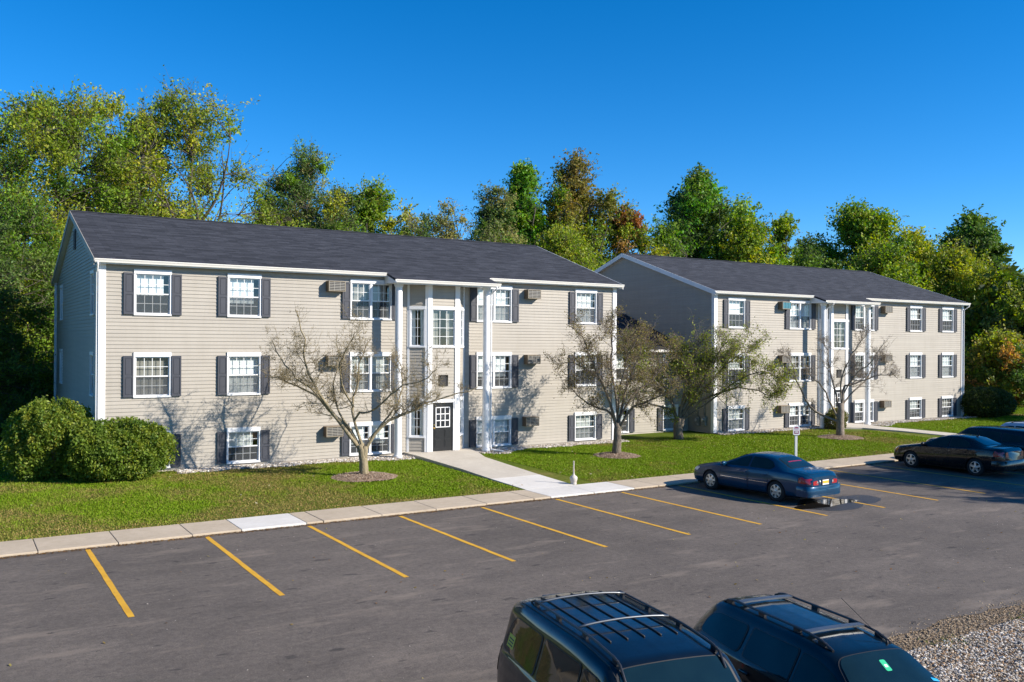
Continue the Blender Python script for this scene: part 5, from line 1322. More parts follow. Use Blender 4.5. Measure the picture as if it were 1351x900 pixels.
def tree(name, label, x, y, H, Rx, base, cols, shape='full', nclump=90, per=170, clump=.16, size=.16, seed=1, group=None, trunk=.2, gap=0.0, bark='bark_dark', limbs=7, tipcol=None, squash=.75, droop=.2):
    r = np.random.default_rng(seed)
    z0 = .2
    T = thing(name, label, 'tree', (x, y, z0), 0, group)
    cp = crown_points(r, nclump, shape, H, base, Rx)
    tb = MB()
    top = np.array((r.normal() * .06 * H, r.normal() * .06 * H, H * .80))
    tr = curve((0, 0, -.1), top, r, .035, 12); tb.tube(tr, np.linspace(trunk, trunk * .18, 12), 8)
    # limbs: each carries the clumps that are nearest to it
    lim = []
    for k in range(limbs):
        a = 2.4 * k + r.uniform(0, .7); h0 = base * .75 + (H - base) * .55 * k / limbs
        i = int(np.argmin(abs(tr[:, 2] - h0))); p = tr[i]
        q = p + np.array((math.cos(a) * Rx * .55, math.sin(a) * Rx * .55, (H - p[2]) * r.uniform(.35, .75)))
        c = curve(p, q, r, .10, 8); lim.append(c); tb.tube(c, np.linspace(trunk * .45, trunk * .08, 8), 6)
    pts = np.concatenate(lim + [tr[4:]])
    for c in cp:
        d = np.linalg.norm(pts - c, axis=1) + np.maximum(0, pts[:, 2] - c[2]) * 1.5; i = int(np.argmin(d))
        if d[i] > .3: tb.tube(curve(pts[i], c, r, .10, 5, -.03), np.linspace(trunk * .13, .012, 5), 4, False)
    tb.build('trunk', M[bark], T, smooth=True)
    cr = clump * 1.5 * Rx * r.uniform(.6, 1.4, len(cp)); per = per * 2.4; size = size * .74
    L_ = []; C_ = []; TS = []; TE = []
    cols = np.array(cols) * np.array((2.5, 2.45, 1.8))
    for c, k in zip(cp, cr):
        m = int(per * r.uniform(.6, 1.3))
        if r.random() < gap: m = m // 2
        nt_ = max(5, int(9 + 9 * k))
        i = int(np.argmin(np.linalg.norm(pts - c, axis=1))); out = c - pts[i] + np.array((c[0], c[1], 0)) * .4; out = out / (np.linalg.norm(out) + 1e-6) + np.array((0, 0, .35))
        dr = out * .55 + r.normal(size=(nt_, 3)) * np.array((.75, .75, .75 * min(1.3, squash + .1))); dr /= np.linalg.norm(dr, axis=1)[:, None]
        st = c - out * k * .45 + r.normal(size=(nt_, 3)) * k * .22; en = st + dr * k * r.uniform(.7, 1.4, (nt_, 1))
        TS.append(st); TE.append(en)
        q = r.integers(0, nt_, m); t = r.uniform(.12, 1.03, m)[:, None]
        L_.append(st[q] * (1 - t) + en[q] * t + r.normal(size=(m, 3)) * (.07 + .07 * k) * np.array((1, 1, .8)) - np.array((0, 0, .05)))
        base_c = cols[r.integers(0, len(cols))] * r.uniform(.8, 1.2)
        cc = base_c * r.uniform(.65, 1.35, (m, 1)) * (1 + r.normal(0, .07, (m, 3)))
        if tipcol is not None:
            t = np.clip((c[2] - base) / (H - base) * 1.5 - .85 + r.normal(0, .25), 0, .55)
            cc = cc * (1 - t) + np.array(tipcol) * 1.6 * r.uniform(.6, 1.3, (m, 1)) * t
        C_.append(cc)
    TS, TE = np.concatenate(TS), np.concatenate(TE)
    ax = TE - TS; ax /= np.linalg.norm(ax, axis=1)[:, None]; e1 = np.cross(ax, r.normal(size=ax.shape)); e1 /= np.linalg.norm(e1, axis=1)[:, None]; e2 = np.cross(ax, e1)
    ring = [e1, -.5 * e1 + .87 * e2, -.5 * e1 - .87 * e2]; ra, rb = .016, .005
    tq = np.stack([np.stack([TS + ring[k] * ra, TS + ring[(k + 1) % 3] * ra, TE + ring[(k + 1) % 3] * rb, TE + ring[k] * rb], 1) for k in range(3)], 1).reshape(-1, 3)
    link(bpy.data.objects.new('twigs', np_mesh('twigs', tq, 4, M['bark_dark'])), T)
    L_ = np.concatenate(L_); C_ = np.clip(np.concatenate(C_), .004, .9)
    o = bpy.data.objects.new('crown', np_mesh('crown', leaf_quads(L_, size, r, droop), 4, M['leaf'], C_)); link(o, T)
    return T

G1 = [(0.060, 0.105, 0.012), (0.075, 0.120, 0.014), (0.045, 0.085, 0.012)]            # mid green
G2 = [(0.110, 0.135, 0.014), (0.085, 0.120, 0.014), (0.135, 0.145, 0.016)]            # yellow green
G3 = [(0.038, 0.068, 0.016), (0.052, 0.080, 0.020), (0.030, 0.055, 0.014)]            # dark
G4 = [(0.095, 0.105, 0.040), (0.075, 0.090, 0.034), (0.115, 0.115, 0.050)]            # grey olive
G5 = [(0.050, 0.125, 0.014), (0.070, 0.140, 0.014), (0.040, 0.100, 0.012)]            # bright maple green
O1 = [(0.090, 0.115, 0.015), (0.110, 0.100, 0.018), (0.070, 0.105, 0.014)]            # turning
R1 = [(0.150, 0.085, 0.030), (0.115, 0.095, 0.025), (0.085, 0.095, 0.022), (0.15, 0.062, 0.030), (0.07, 0.095, 0.016)]

TREES = []
def bt(px, ytop, wpx, Y, *a, **k): TREES.append((px, ytop, wpx, Y, a, k))
def place(px, ytop, wpx, Y):
    """where a tree of the treeline stands: bearing and distance -> position, height, crown radius"""
    ang = R(32.21) + math.atan((px - 675.5) / 1174.4); X = Y * math.tan(ang)
    D = X * math.sin(R(32.21)) + Y * math.cos(R(32.21)); k = D / 1174.4
    yt = ytop - (px - 675.5) * .0064 * 0
    return X, Y, 5.05 + (450 - yt) * k - .2, wpx * k / 2
GRP = 'trees behind the apartment buildings'
SPEC = [
 ('tall airy yellow green tree at the left edge, its thin branches open to the sky', 70, 118, 190, 60, G2 + G1, dict(shape='full', nclump=160, per=150, clump=.16, size=.165, gap=.25, limbs=10, base=.30)),
 ('tall spreading airy tree over the left end of the nearer roof, full of gaps', 235, 126, 215, 63, G2 + [(0.08, 0.11, 0.014)], dict(shape='round', nclump=175, per=135, clump=.14, size=.16, gap=.25, limbs=11, base=.34)),
 ('tall airy yellow green tree between the two big spreading crowns at the left', 150, 140, 150, 66, G2, dict(shape='full', nclump=110, per=140, clump=.16, size=.165, gap=.25, limbs=9, base=.3)),
 ('dense leafy green tree growing close beside the shaded gable end', 22, 262, 165, 56, G1 + G2[:1], dict(shape='full', nclump=150, per=190, clump=.19, size=.15, base=.10, limbs=8)),
 ('bushy yellow green tree low beside the back corner of the nearer building', 62, 330, 120, 58, G2 + G1, dict(shape='full', nclump=90, per=190, clump=.2, size=.15, base=.06, limbs=6)),
 ('dark green tree in the shade beyond the shaded gable end', -35, 300, 190, 52, G3, dict(shape='full', nclump=120, per=190, clump=.19, size=.17, base=.08, limbs=6)),
 ('grey green upright tree with a feathery top, left of the dip in the treeline', 400, 201, 128, 68, G4 + G3 + G1, dict(shape='full', nclump=150, per=150, clump=.17, size=.13, base=.25, limbs=9)),
 ('small dark green tree leaning out left of the grey green feathery tree', 352, 256, 64, 66, G3, dict(shape='full', nclump=60, per=120, clump=.22, size=.14, base=.2, limbs=6)),
 ('rounded yellow green tree with a leafy top, right of the grey green feathery tree', 492, 247, 96, 65, G2 + G1, dict(shape='round', nclump=100, per=150, clump=.2, size=.16, base=.2, limbs=7)),
 ('olive coloured low tree behind the middle of the nearer roof ridge', 440, 264, 90, 64, G4 + G2, dict(shape='round', nclump=80, per=130, clump=.2, size=.14, base=.2, limbs=7)),
 ('thin pale olive tree at the lowest dip of the treeline', 585, 266, 92, 66, G4 + [(0.13, 0.12, 0.045)], dict(shape='round', nclump=95, per=75, clump=.16, size=.13, gap=.35, base=.3, limbs=9)),
 ('dusty grey green tree left of the bright green maple', 648, 248, 84, 67, G4 + G3, dict(shape='full', nclump=110, per=150, clump=.19, size=.13, base=.2, limbs=7)),
 ('bright green maple with a spiky narrow top', 690, 213, 92, 69, G5 + G1, dict(shape='cone', nclump=150, per=150, clump=.19, size=.17, base=.15, limbs=9, squash=1.25)),
 ('maple turning orange and red at the top, the tallest behind the gap between roofs', 760, 211, 112, 68, O1 + G1, dict(shape='full', nclump=170, per=130, clump=.17, size=.15, base=.22, limbs=10, tipcol=(0.19, 0.10, 0.03), squash=1.3)),
 ('low orange and russet tree just left of the farther roof', 826, 273, 100, 66, R1 + O1 + G2, dict(shape='round', nclump=130, per=120, clump=.17, size=.15, base=.22, limbs=9)),
 ('low yellow green bushy tree behind the right end of the nearer roof', 738, 296, 150, 61, G2, dict(shape='round', nclump=130, per=200, clump=.18, size=.13, base=.1, limbs=8)),
 ('large clumpy green tree, the tallest behind the farther roof', 922, 231, 122, 69, G1 + G5[:1] + G3, dict(shape='round', nclump=120, per=200, clump=.19, size=.17, gap=.1, base=.30, limbs=9)),
 ('clumpy mid green tree close right of the tallest tree behind the farther roof', 970, 262, 88, 72, G1 + G3, dict(shape='round', nclump=80, per=180, clump=.21, size=.17, base=.2, limbs=8)),
 ('yellowing green tree low behind the left half of the farther roof', 985, 292, 110, 65, G2 + G1, dict(shape='round', nclump=100, per=170, clump=.2, size=.16, base=.15, limbs=7)),
 ('small pointed yellow green tree beside the darkest tree of the row', 1035, 284, 66, 67, G2 + G1, dict(shape='full', nclump=80, per=170, clump=.22, size=.15, base=.1, limbs=7)),
 ('darkest green tree in the dip behind the farther roof', 1072, 305, 62, 74, [(0.022, 0.040, 0.012), (0.03, 0.05, 0.013)], dict(shape='full', nclump=80, per=170, clump=.22, size=.16, base=.08, limbs=6)),
 ('broad green tree with a domed top, right of the darkest tree', 1138, 273, 108, 64, G1 + G2[:1], dict(shape='round', nclump=120, per=190, clump=.2, size=.17, base=.15, limbs=8)),
 ('wide yellow green tree between the two domed green crowns at the right', 1200, 302, 110, 60, G2 + G1, dict(shape='round', nclump=120, per=190, clump=.2, size=.16, base=.12, limbs=8)),
 ('tall blue green tree with a ragged dome near the right edge', 1282, 281, 104, 58, G3 + G1, dict(shape='round', nclump=120, per=180, clump=.2, size=.18, base=.15, limbs=8)),
 ('olive green tree spreading over the right end of the farther roof', 1262, 330, 150, 54, G2 + [(0.10, 0.115, 0.02)], dict(shape='round', nclump=170, per=200, clump=.17, size=.15, base=.06, limbs=9)),
 ('yellow green tree at the right edge, lower than its neighbours', 1345, 376, 110, 46, G2 + G4, dict(shape='full', nclump=120, per=180, clump=.19, size=.15, base=.05, limbs=7)),
 ('russet tinged thicket tree behind the dark rounded shrub at the right', 1318, 440, 105, 40, R1[:3] + G2 + G3, dict(shape='round', nclump=110, per=180, clump=.2, size=.15, base=.03, limbs=7)),
 ('shaded green tree close to the right corner of the farther building', 1268, 430, 80, 51, G3 + G1, dict(shape='full', nclump=90, per=180, clump=.22, size=.15, base=.03, limbs=6)),
 ('mid green tree just off behind the right edge of the lawn', 1400, 350, 170, 44, G1 + G2, dict(shape='round', nclump=120, per=170, clump=.2, size=.18, base=.05, limbs=7)),
 ('low dark olive bush tree filling the skyline above the middle of the nearer roof', 545, 290, 120, 60, G4 + G3, dict(shape='round', nclump=70, per=120, clump=.2, size=.14, base=.1, limbs=6)),
 ('low green tree filling the skyline left of the lowest dip', 450, 282, 130, 61, G1 + G3, dict(shape='round', nclump=80, per=150, clump=.2, size=.14, base=.1, limbs=6)),
 ('low grey green tree under the bright green maple', 655, 290, 120, 62, G4 + G1, dict(shape='round', nclump=80, per=150, clump=.2, size=.14, base=.1, limbs=6)),
 ('low green tree between the russet tree and the tallest tree behind the farther roof', 868, 298, 90, 66, G3 + G1, dict(shape='round', nclump=70, per=150, clump=.2, size=.15, base=.1, limbs=6)),
 ('low dark green tree under the dip behind the farther roof', 1065, 325, 110, 62, G3 + G1, dict(shape='round', nclump=80, per=160, clump=.2, size=.15, base=.1, limbs=6)),
 ('low yellow green tree behind the right half of the farther roof', 1165, 322, 140, 58, G2 + G1, dict(shape='round', nclump=90, per=170, clump=.2, size=.15, base=.1, limbs=6)),
 ('low mid green tree between the olive tree and the domed green crowns', 1232, 330, 110, 57, G1 + G2, dict(shape='round', nclump=80, per=170, clump=.2, size=.15, base=.1, limbs=6)),
 ('green tree behind the yellow green tree at the right edge', 1320, 352, 90, 58, G1 + G3, dict(shape='round', nclump=80, per=150, clump=.2, size=.15, base=.08, limbs=6)),
]
for i, (lab, px, yt, wp, Y, cols, kw) in enumerate(SPEC):
    X, Y, H, Rx = place(px, yt, wp * 1.12, Y)
    kw = dict(kw); b = kw.pop('base'); kw['size'] *= (X * .533 + Y * .846) / 68
    kind = 'maple_tree' if 'maple' in lab else 'tree'
    tree(kind, lab, X, Y, H * .985, Rx, H * b, cols, seed=100 + i, group=GRP, trunk=max(.12, H * .014), **kw)

# far wood beyond: reads as one mass
r = np.random.default_rng(55)
n = 60000
ang = r.uniform(R(-8), R(72), n); D = r.uniform(95, 125, n); hh = 8 + 3.5 * np.sin(ang * 31) + 2 * np.sin(ang * 83 + 1)
P = np.stack([D * np.sin(ang), D * np.cos(ang), .2 + hh * r.random(n) ** .8], 1)
fc = np.array(G1 + G2 + G3)[(vnoise(P[:, 0] + 200, P[:, 2] * 2 + P[:, 1], .18, 5) * 8.99).astype(int)] * r.uniform(.6, 1.3, (n, 1))
fo = bpy.data.objects.new('distant_wood', np_mesh('distant_wood', leaf_quads(P, .45, r), 4, M['leaf'], fc))
tag(link(fo), 'far green wood filling the gaps beneath the nearer trees', 'wood', kind='stuff')

# trees to the right of the picture, whose shade falls across the black cars and the right hedge
tree('tree', 'leafy tree right of the view that shades the near end of the parking lot', 45.4, 4.0, 12.6, 4.1, 4.5, G1, shape='round', nclump=110, per=150, clump=.22, size=.2, seed=301, trunk=.25)
tree('tree', 'leafy tree right of the view that shades the right hedge', 67.0, 24.5, 8.6, 3.1, 1.6, G1, shape='round', nclump=80, per=150, clump=.24, size=.18, seed=302, trunk=.16)

for i, (tx, ty, th) in enumerate(((-20, -8, 15), (-22, 2, 16), (-19, 11, 14.5), (-22, 20, 17), (-19, 30, 15.5))):  # out-of-view row, added and sized so the car sides reflect dark green
    tree('tree', ['round green tree beyond the left end of the lot, nearest the road side', 'tall green tree beyond the left end of the lot, second from the road side', 'low green tree in the middle of the row beyond the left end of the lot',
         'tallest green tree of the row beyond the left end of the lot', 'green tree beyond the left end of the lot, nearest the hedges'][i], tx, ty, th, 5.2, 1.5, G1 + G2[:1], shape='full', nclump=50, per=40, clump=.26, size=.42, seed=320 + i, trunk=.2, group='trees beyond the left end of the lot')

# ---- lawn trees: a few strong crooked limbs, then forking twigs and a thin scatter of small leaves
def twig_tree(name, label, x, y, z0, limbs, trunk_r, seed, leafcols, nleaf, leafsize, bark, twig=1.0, spread=1.0, dens=1.0, up=.35, trunk_pts=None, cat='tree'):
    r = np.random.default_rng(seed)
    T = thing(name, label, cat, (x, y, z0), 0)
    FW = np.array((math.sin(R(32.21)), math.cos(R(32.21)), 0)); RT = np.array((FW[1], -FW[0], 0)); UP = np.array((0, 0, 1.0))
    tb, lm, tw = MB(), MB(), MB(); tips = []
    for pts, ra in trunk_pts:
        P = np.array([RT * a + UP * b + FW * c for a, b, c in pts]); tb.tube(P, ra, 10)
    def spline(P, n):
        P = np.asarray(P); t = np.linspace(0, len(P) - 1, n); i = np.clip(t.astype(int), 0, len(P) - 2); f = (t - i)[:, None]
        p0, p1, p2, p3 = P[np.maximum(i - 1, 0)], P[i], P[i + 1], P[np.minimum(i + 2, len(P) - 1)]
        return .5 * (2 * p1 + (p2 - p0) * f + (2 * p0 - 5 * p1 + 4 * p2 - p3) * f ** 2 + (3 * p1 - p0 - 3 * p2 + p3) * f ** 3)
    def shoot(p, d, ln, rad, lev):
        n = 6 if lev < 2 else 4
        P = [np.array(p)]; d = d / np.linalg.norm(d)
        for k in range(n):
            d = d + r.normal(size=3) * .20 + UP * (.07 if lev < 2 else .03); d /= np.linalg.norm(d)
            P.append(P[-1] + d * ln / n)
        P = np.array(P)
        (lm if lev == 0 else tw).tube(P, np.linspace(rad, max(.0035, rad * .35), len(P)), 5 if lev < 1 else 3, False)
        if lev >= 1: tips.extend(P[1:])
        if lev < 3:
            m = int({0: 7, 1: 6, 2: 3}[lev] * dens * r.uniform(.7, 1.3))
            for _ in range(m):
                t = r.uniform(.15, 1.0); i = min(int(t * n), n - 1); q = P[i] + (P[i + 1] - P[i]) * (t * n - i)
                ax = P[i + 1] - P[i]; ax = ax / np.linalg.norm(ax)
                nd = ax * .55 + r.normal(size=3) * .62 * spread + UP * up * .6
                shoot(q, nd, ln * r.uniform(.38, .62), max(.004, rad * .45), lev + 1)
    for L_, ra in limbs:
        P = spline([RT * a + UP * b + FW * c for a, b, c in L_], 14)
        P = P + r.normal(size=P.shape) * np.linspace(0, .05, len(P))[:, None]
        rad = np.linspace(ra * .85, .014, len(P)); lm.tube(P, rad, 7, False)
        ln = np.sum(np.linalg.norm(np.diff(P, axis=0), axis=1))
        for k in range(int(9 * dens * ln / 3) + 3):
            t = r.uniform(.22, 1.0) ** .8; i = min(int(t * 13), 12); ax = P[i + 1] - P[i]; ax /= np.linalg.norm(ax)
            nd = ax * .6 + r.normal(size=3) * .6 * spread + UP * up
            shoot(P[i], nd, twig * r.uniform(.5, 1.15) * (1.1 - .35 * t), max(.007, rad[i] * .42), 1 if r.random() < .55 else 0)
    tb.build('trunk', M[bark], T, smooth=True); lm.build('limbs', M[bark], T, smooth=True); tw.build('twigs', M[bark], T, smooth=True)
    if nleaf:
        tips = np.array(tips); c = tips[r.integers(0, len(tips), nleaf)] + r.normal(size=(nleaf, 3)) * .09
        cc = np.array(leafcols)[r.integers(0, len(leafcols), nleaf)] * r.uniform(.6, 1.35, (nleaf, 1))
        o = bpy.data.objects.new('leaves', np_mesh('leaves', leaf_quads(c, leafsize, r, .3, .5), 4, M['leaf'], cc)); link(o, T)
    return T
k = .00699
def zz(pts, dep):     # measured from the photograph, in metres right of and above the trunk's foot
    n = len(pts); return [((u - 627) * k, (660 - v) * k, dep * i / (n - 1)) for i, (u, v) in enumerate(pts)]
DRY = [(0.24, 0.18, 0.045), (0.19, 0.16, 0.04), (0.28, 0.22, 0.07), (0.15, 0.09, 0.035)]
twig_tree('ornamental_tree', 'nearly bare crabapple with crooked spreading limbs in a mulch ring left of the entrance walk', 12.62, 30.0, .15,
  [(zz([(604, 520), (545, 415), (440, 335), (370, 262), (270, 208), (150, 165), (95, 148)], 1.3), .085), (zz([(600, 510), (520, 400), (430, 270), (370, 170), (345, 40), (330, -90), (300, -200)], -1.0), .085),
   (zz([(618, 500), (572, 385), (556, 285), (575, 180), (590, 60), (640, -60)], .9), .07), (zz([(634, 520), (690, 430), (770, 360), (880, 318), (960, 268), (1100, 232), (1210, 205)], .5), .085),
   (zz([(575, 372), (612, 328), (670, 322), (760, 245), (830, 190), (960, 150), (1010, 90)], -1.2), .05), (zz([(572, 300), (530, 200), (520, 90), (560, 0), (620, -70)], -1.6), .045),
   (zz([(650, 470), (720, 380), (790, 270), (800, 150), (760, 40)], 1.8), .05), (zz([(470, 350), (400, 250), (300, 160), (220, 60), (180, -40)], -.6), .045), (zz([(560, 420), (480, 330), (440, 210), (450, 90), (420, -60)], 1.9), .05)],
  .16, 41, DRY, 3000, .026, 'bark_olive', 1.05, 1.0, 1.0, .30, trunk_pts=[([(0, -.12, 0), (0, .25, 0), (-.02, .62, 0), (-.08, .95, 0), (-.16, 1.15, 0)], [.20, .165, .15, .135, .10]), ([(-.02, .6, 0), (.02, .85, 0), (.06, 1.1, 0)], [.13, .12, .09]), ([(-.04, .7, .02), (-.06, .98, .03), (-.07, 1.2, .05)], [.12, .10, .07])])
k2 = .03283
def z2(pts, ox, oy, kk, dep): n = len(pts); return [((u - ox) * kk, (oy - v) * kk, dep * i / (n - 1)) for i, (u, v) in enumerate(pts)]
OLV = [(0.27, 0.21, 0.065), (0.20, 0.17, 0.05), (0.24, 0.22, 0.05), (0.16, 0.10, 0.045)]
twig_tree('ornamental_tree', 'twiggy crabapple with sparse brown leaves in a mulch ring right of the entrance walk', 24.42, 30.2, .15,
  [(z2([(812, 565), (805, 545), (780, 535), (758, 520), (752, 505)], 813, 601, k2, .8), .075), (z2([(812, 560), (803, 530), (790, 500), (775, 470), (764, 440), (745, 430)], 813, 601, k2, -1.0), .08),
   (z2([(815, 560), (812, 520), (806, 480), (808, 445), (800, 425)], 813, 601, k2, 1.0), .075), (z2([(818, 562), (830, 540), (850, 528), (872, 520), (890, 505)], 813, 601, k2, -.8), .08),
   (z2([(816, 556), (826, 515), (840, 480), (850, 455), (862, 440)], 813, 601, k2, 1.4), .07), (z2([(810, 550), (798, 515), (785, 495), (760, 480), (742, 482)], 813, 601, k2, 1.8), .055),
   (z2([(817, 550), (836, 520), (862, 500), (880, 470), (885, 455)], 813, 601, k2, .5), .06), (z2([(814, 552), (815, 510), (822, 470), (835, 440)], 813, 601, k2, -1.7), .055)],
  .17, 42, OLV, 9500, .038, 'bark_mid', 1.2, 1.1, 1.05, .18, trunk_pts=[([(0, -.12, 0), (0, .3, 0), (.03, .7, 0), (.03, 1.1, 0), (0, 1.4, 0)], [.24, .2, .18, .17, .1])])
k3 = .0368
GRL = [(0.24, 0.31, 0.03), (0.18, 0.24, 0.03), (0.34, 0.37, 0.035), (0.22, 0.19, 0.05)]
twig_tree('ornamental_tree', 'leafy olive green crabapple with a leaning mossy trunk in front of the low wing', 31.0, 33.4, .18,
  [(z2([(886, 550), (875, 535), (852, 530), (830, 520), (808, 512)], 888, 577, k3, -1.0), .09), (z2([(884, 548), (876, 515), (855, 490), (838, 468), (826, 455)], 888, 577, k3, .6), .09),
   (z2([(888, 548), (893, 515), (900, 480), (905, 450), (915, 440)], 888, 577, k3, -1.3), .09), (z2([(892, 552), (905, 530), (935, 515), (965, 505), (995, 510), (1020, 518)], 888, 577, k3, -.8), .09),
   (z2([(893, 548), (915, 515), (940, 485), (965, 462), (985, 455)], 888, 577, k3, -.2), .08), (z2([(890, 545), (915, 500), (930, 465), (945, 440)], 888, 577, k3, -1.6), .07),
   (z2([(893, 550), (925, 525), (960, 495), (990, 482), (1012, 490)], 888, 577, k3, -1.9), .06), (z2([(886, 548), (872, 520), (850, 500), (835, 480)], 888, 577, k3, -2.0), .06), (z2([(890, 540), (900, 505), (880, 470), (872, 450)], 888, 577, k3, -1.2), .06)],
  .2, 43, GRL, 24000, .046, 'bark_mid', 1.5, 1.15, 1.15, .16, trunk_pts=[([(0, -.12, 0), (-.04, .35, 0), (-.06, .75, 0), (0, 1.1, 0)], [.27, .24, .22, .14]), ([(-.03, .55, 0), (.1, .8, 0), (.2, 1.15, 0)], [.18, .16, .11])])
k4 = .0397
twig_tree('ornamental_tree', 'bare grey crabapple in a mulch ring in front of the farther entrance', 39.46, 30.3, .15,
  [(z2([(1104, 556), (1085, 548), (1068, 535), (1055, 505), (1048, 480), (1035, 468)], 1108, 577, k4, .6), .085), (z2([(1105, 552), (1092, 530), (1080, 510), (1065, 498), (1050, 490)], 1108, 577, k4, -.9), .07),
   (z2([(1107, 545), (1104, 520), (1098, 490), (1096, 465), (1088, 445)], 1108, 577, k4, .9), .07), (z2([(1110, 535), (1112, 510), (1120, 508), (1140, 500), (1160, 492), (1180, 498)], 1108, 577, k4, -.4), .085),
   (z2([(1109, 530), (1106, 505), (1110, 480), (1122, 455), (1130, 440)], 1108, 577, k4, -1.2), .06), (z2([(1112, 532), (1130, 515), (1150, 500), (1165, 480), (1180, 465)], 1108, 577, k4, 1.3), .06), (z2([(1112, 520), (1122, 495), (1140, 475), (1150, 450)], 1108, 577, k4, -1.5), .05)],
  .19, 44, DRY, 900, .028, 'bark', 1.05, 1.0, .95, .28, trunk_pts=[([(0, -.12, 0), (0, .4, 0), (.0, .9, 0), (.02, 1.4, 0), (.05, 1.8, 0)], [.24, .2, .19, .18, .12])])

# ---- clipped hedges
def shrub(name, label, x, y, z0, rx, ry, h, cols, n, size, seed, lump=.15, group=None, lean=0):
    r = np.random.default_rng(seed)
    T = thing(name, label, 'shrub', (x, y, z0), 0, group)
    st = MB()
    for _ in range(16):
        a = r.uniform(0, 6.283); st.tube(curve((.1 * math.cos(a), .1 * math.sin(a), -.1), (rx * .7 * math.cos(a), ry * .7 * math.sin(a), h * r.uniform(.4, .8)), r, .1, 6), np.linspace(.03, .008, 6), 5, False)
    st.build('stems', M['bark'], T, smooth=True)
    cols = np.array(cols) * (2.3 if size < .052 else 1.3); size = size * 1.0; n = int(n * 1.6)
    d = r.normal(size=(n, 3)); d /= np.linalg.norm(d, axis=1)[:, None]; d[:, 2] = np.abs(d[:, 2]) * np.where(r.random(n) < .22, -.55, 1)
    az = np.arctan2(d[:, 1], d[:, 0]); ph = r.uniform(0, 6.283, 8)
    lm = 1 + lump * (np.sin(3 * az + 4 * d[:, 2] + ph[0]) * .5 + np.sin(7 * az - 5 * d[:, 2] + ph[1]) * .35 + np.sin(13 * az + 9 * d[:, 2] + ph[2]) * .3) + r.normal(0, .035, n)
    rad = lm * (1 - .38 * r.random(n) ** 2.2)
    P = np.sign(d) * np.abs(d) ** .82
    P = P * rad[:, None] * np.array([rx, ry, h * .62]); P[:, 2] += h * .40; P[:, 2] = np.maximum(P[:, 2], .02 + r.random(n) * .1)
    pt = vnoise(P[:, 0] * 3 + 20, P[:, 2] * 3 + P[:, 1] * 2 + 20, 1.0, seed)
    cc = np.array(cols)[np.clip((pt * len(cols) + r.normal(0, .5, n)).astype(int), 0, len(cols) - 1)] * r.uniform(.6, 1.4, (n, 1))
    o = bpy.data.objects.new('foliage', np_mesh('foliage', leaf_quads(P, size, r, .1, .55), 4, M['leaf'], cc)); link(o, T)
    return T
H1 = [(0.050, 0.080, 0.010), (0.065, 0.095, 0.012), (0.085, 0.105, 0.012), (0.040, 0.07, 0.010)]
shrub('hedge', 'taller rounded green hedge at the left, in front of the shaded gable end', 2.95, 34.9, .12, 1.35, 1.4, 2.62, H1 + [(0.11, 0.115, 0.015)], 26000, .05, 61)
shrub('hedge', 'lower wide green hedge against the left front corner of the nearer building', 4.95, 33.55, .14, 1.72, 1.15, 2.0, H1, 26000, .05, 62)
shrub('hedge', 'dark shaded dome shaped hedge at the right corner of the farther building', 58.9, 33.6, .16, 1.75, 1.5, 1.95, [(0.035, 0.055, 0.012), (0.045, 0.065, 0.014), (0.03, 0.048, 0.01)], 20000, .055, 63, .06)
shrub('shrub', 'small brownish green shrub beside the left column of the farther entrance', 42.75, 33.1, .16, .62, .5, 1.12, [(0.06, 0.075, 0.018), (0.10, 0.085, 0.03), (0.05, 0.06, 0.015)], 5000, .045, 64, .25)
shrub('shrub', 'low dark green ground shrub at the foot of the hedge by the shaded gable end', 1.0, 39.5, .2, 1.5, 1.3, 1.6, [(0.03, 0.05, 0.012), (0.04, 0.06, 0.014)], 9000, .07, 65, .2)
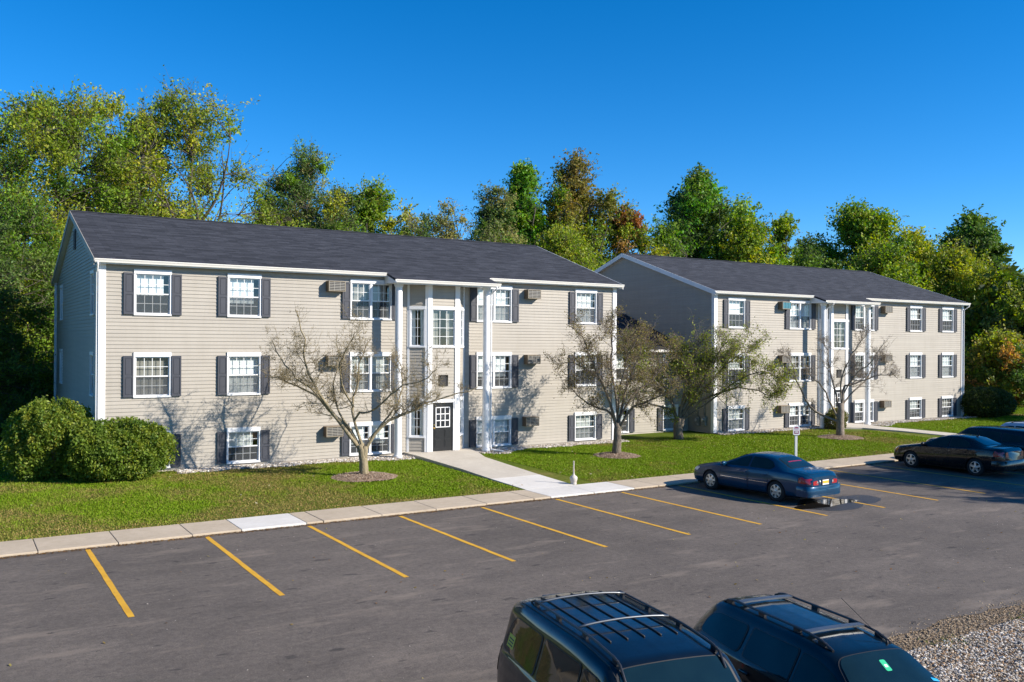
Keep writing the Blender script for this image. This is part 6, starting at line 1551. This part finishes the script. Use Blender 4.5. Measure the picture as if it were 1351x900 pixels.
# ------------------------------------------------------------------ light, sky, camera
SUN_AZ, SUN_EL = R(138.0), R(29.0)         # clockwise from +Y
w = bpy.data.worlds.new('World'); scene.world = w; w.use_nodes = True
nt = w.node_tree; bg = nt.nodes['Background']
sky = nt.nodes.new('ShaderNodeTexSky'); sky.sky_type = 'NISHITA'; sky.sun_disc = False
sky.sun_elevation = SUN_EL; sky.sun_rotation = SUN_AZ
sky.altitude = 2500; sky.air_density = 1.0; sky.dust_density = 0.0; sky.ozone_density = 5.0
hs = nt.nodes.new('ShaderNodeHueSaturation'); hs.inputs['Saturation'].default_value = 1.29; hs.inputs['Value'].default_value = 1.34
nt.links.new(sky.outputs[0], hs.inputs['Color']); nt.links.new(hs.outputs[0], bg.inputs[0])
bg.inputs[1].default_value = 0.086
sd = bpy.data.lights.new('sun', 'SUN'); sd.energy = 5.0; sd.angle = R(0.55); sd.color = (1.0, 0.91, 0.79)
so = bpy.data.objects.new('sun', sd); COL.objects.link(so)
sv = Vector((math.sin(SUN_AZ) * math.cos(SUN_EL), math.cos(SUN_AZ) * math.cos(SUN_EL), math.sin(SUN_EL)))
so.rotation_euler = sv.to_track_quat('Z', 'Y').to_euler(); so.location = sv * 60

cd = bpy.data.cameras.new('camera'); co = bpy.data.objects.new('camera', cd); COL.objects.link(co)
yaw, pitch, roll = R(32.2108), R(0.0475), R(0.3669)
f = Vector((math.sin(yaw) * math.cos(pitch), math.cos(yaw) * math.cos(pitch), math.sin(pitch)))
r = f.cross(Vector((0, 0, 1))).normalized(); u = r.cross(f)
r2 = r * math.cos(roll) + u * math.sin(roll); u2 = -r * math.sin(roll) + u * math.cos(roll)
mx = Matrix((r2, u2, -f)).transposed().to_4x4(); mx.translation = (0, 0, 5.05)
co.matrix_world = mx
cd.sensor_width = 36; cd.lens = 36 * 1174.37 / 1351; cd.clip_end = 3000; cd.clip_start = .1
scene.camera = co
vs_ = scene.view_settings
vs_.view_transform = 'Standard'; vs_.look = 'None'; vs_.gamma = 1; vs_.use_curve_mapping = False; vs_.exposure = 0.76
scene.display_settings.display_device = 'sRGB'
scene.render.engine = 'CYCLES'
scene.cycles.max_bounces = 6; scene.cycles.transparent_max_bounces = 12; scene.cycles.use_denoising = True
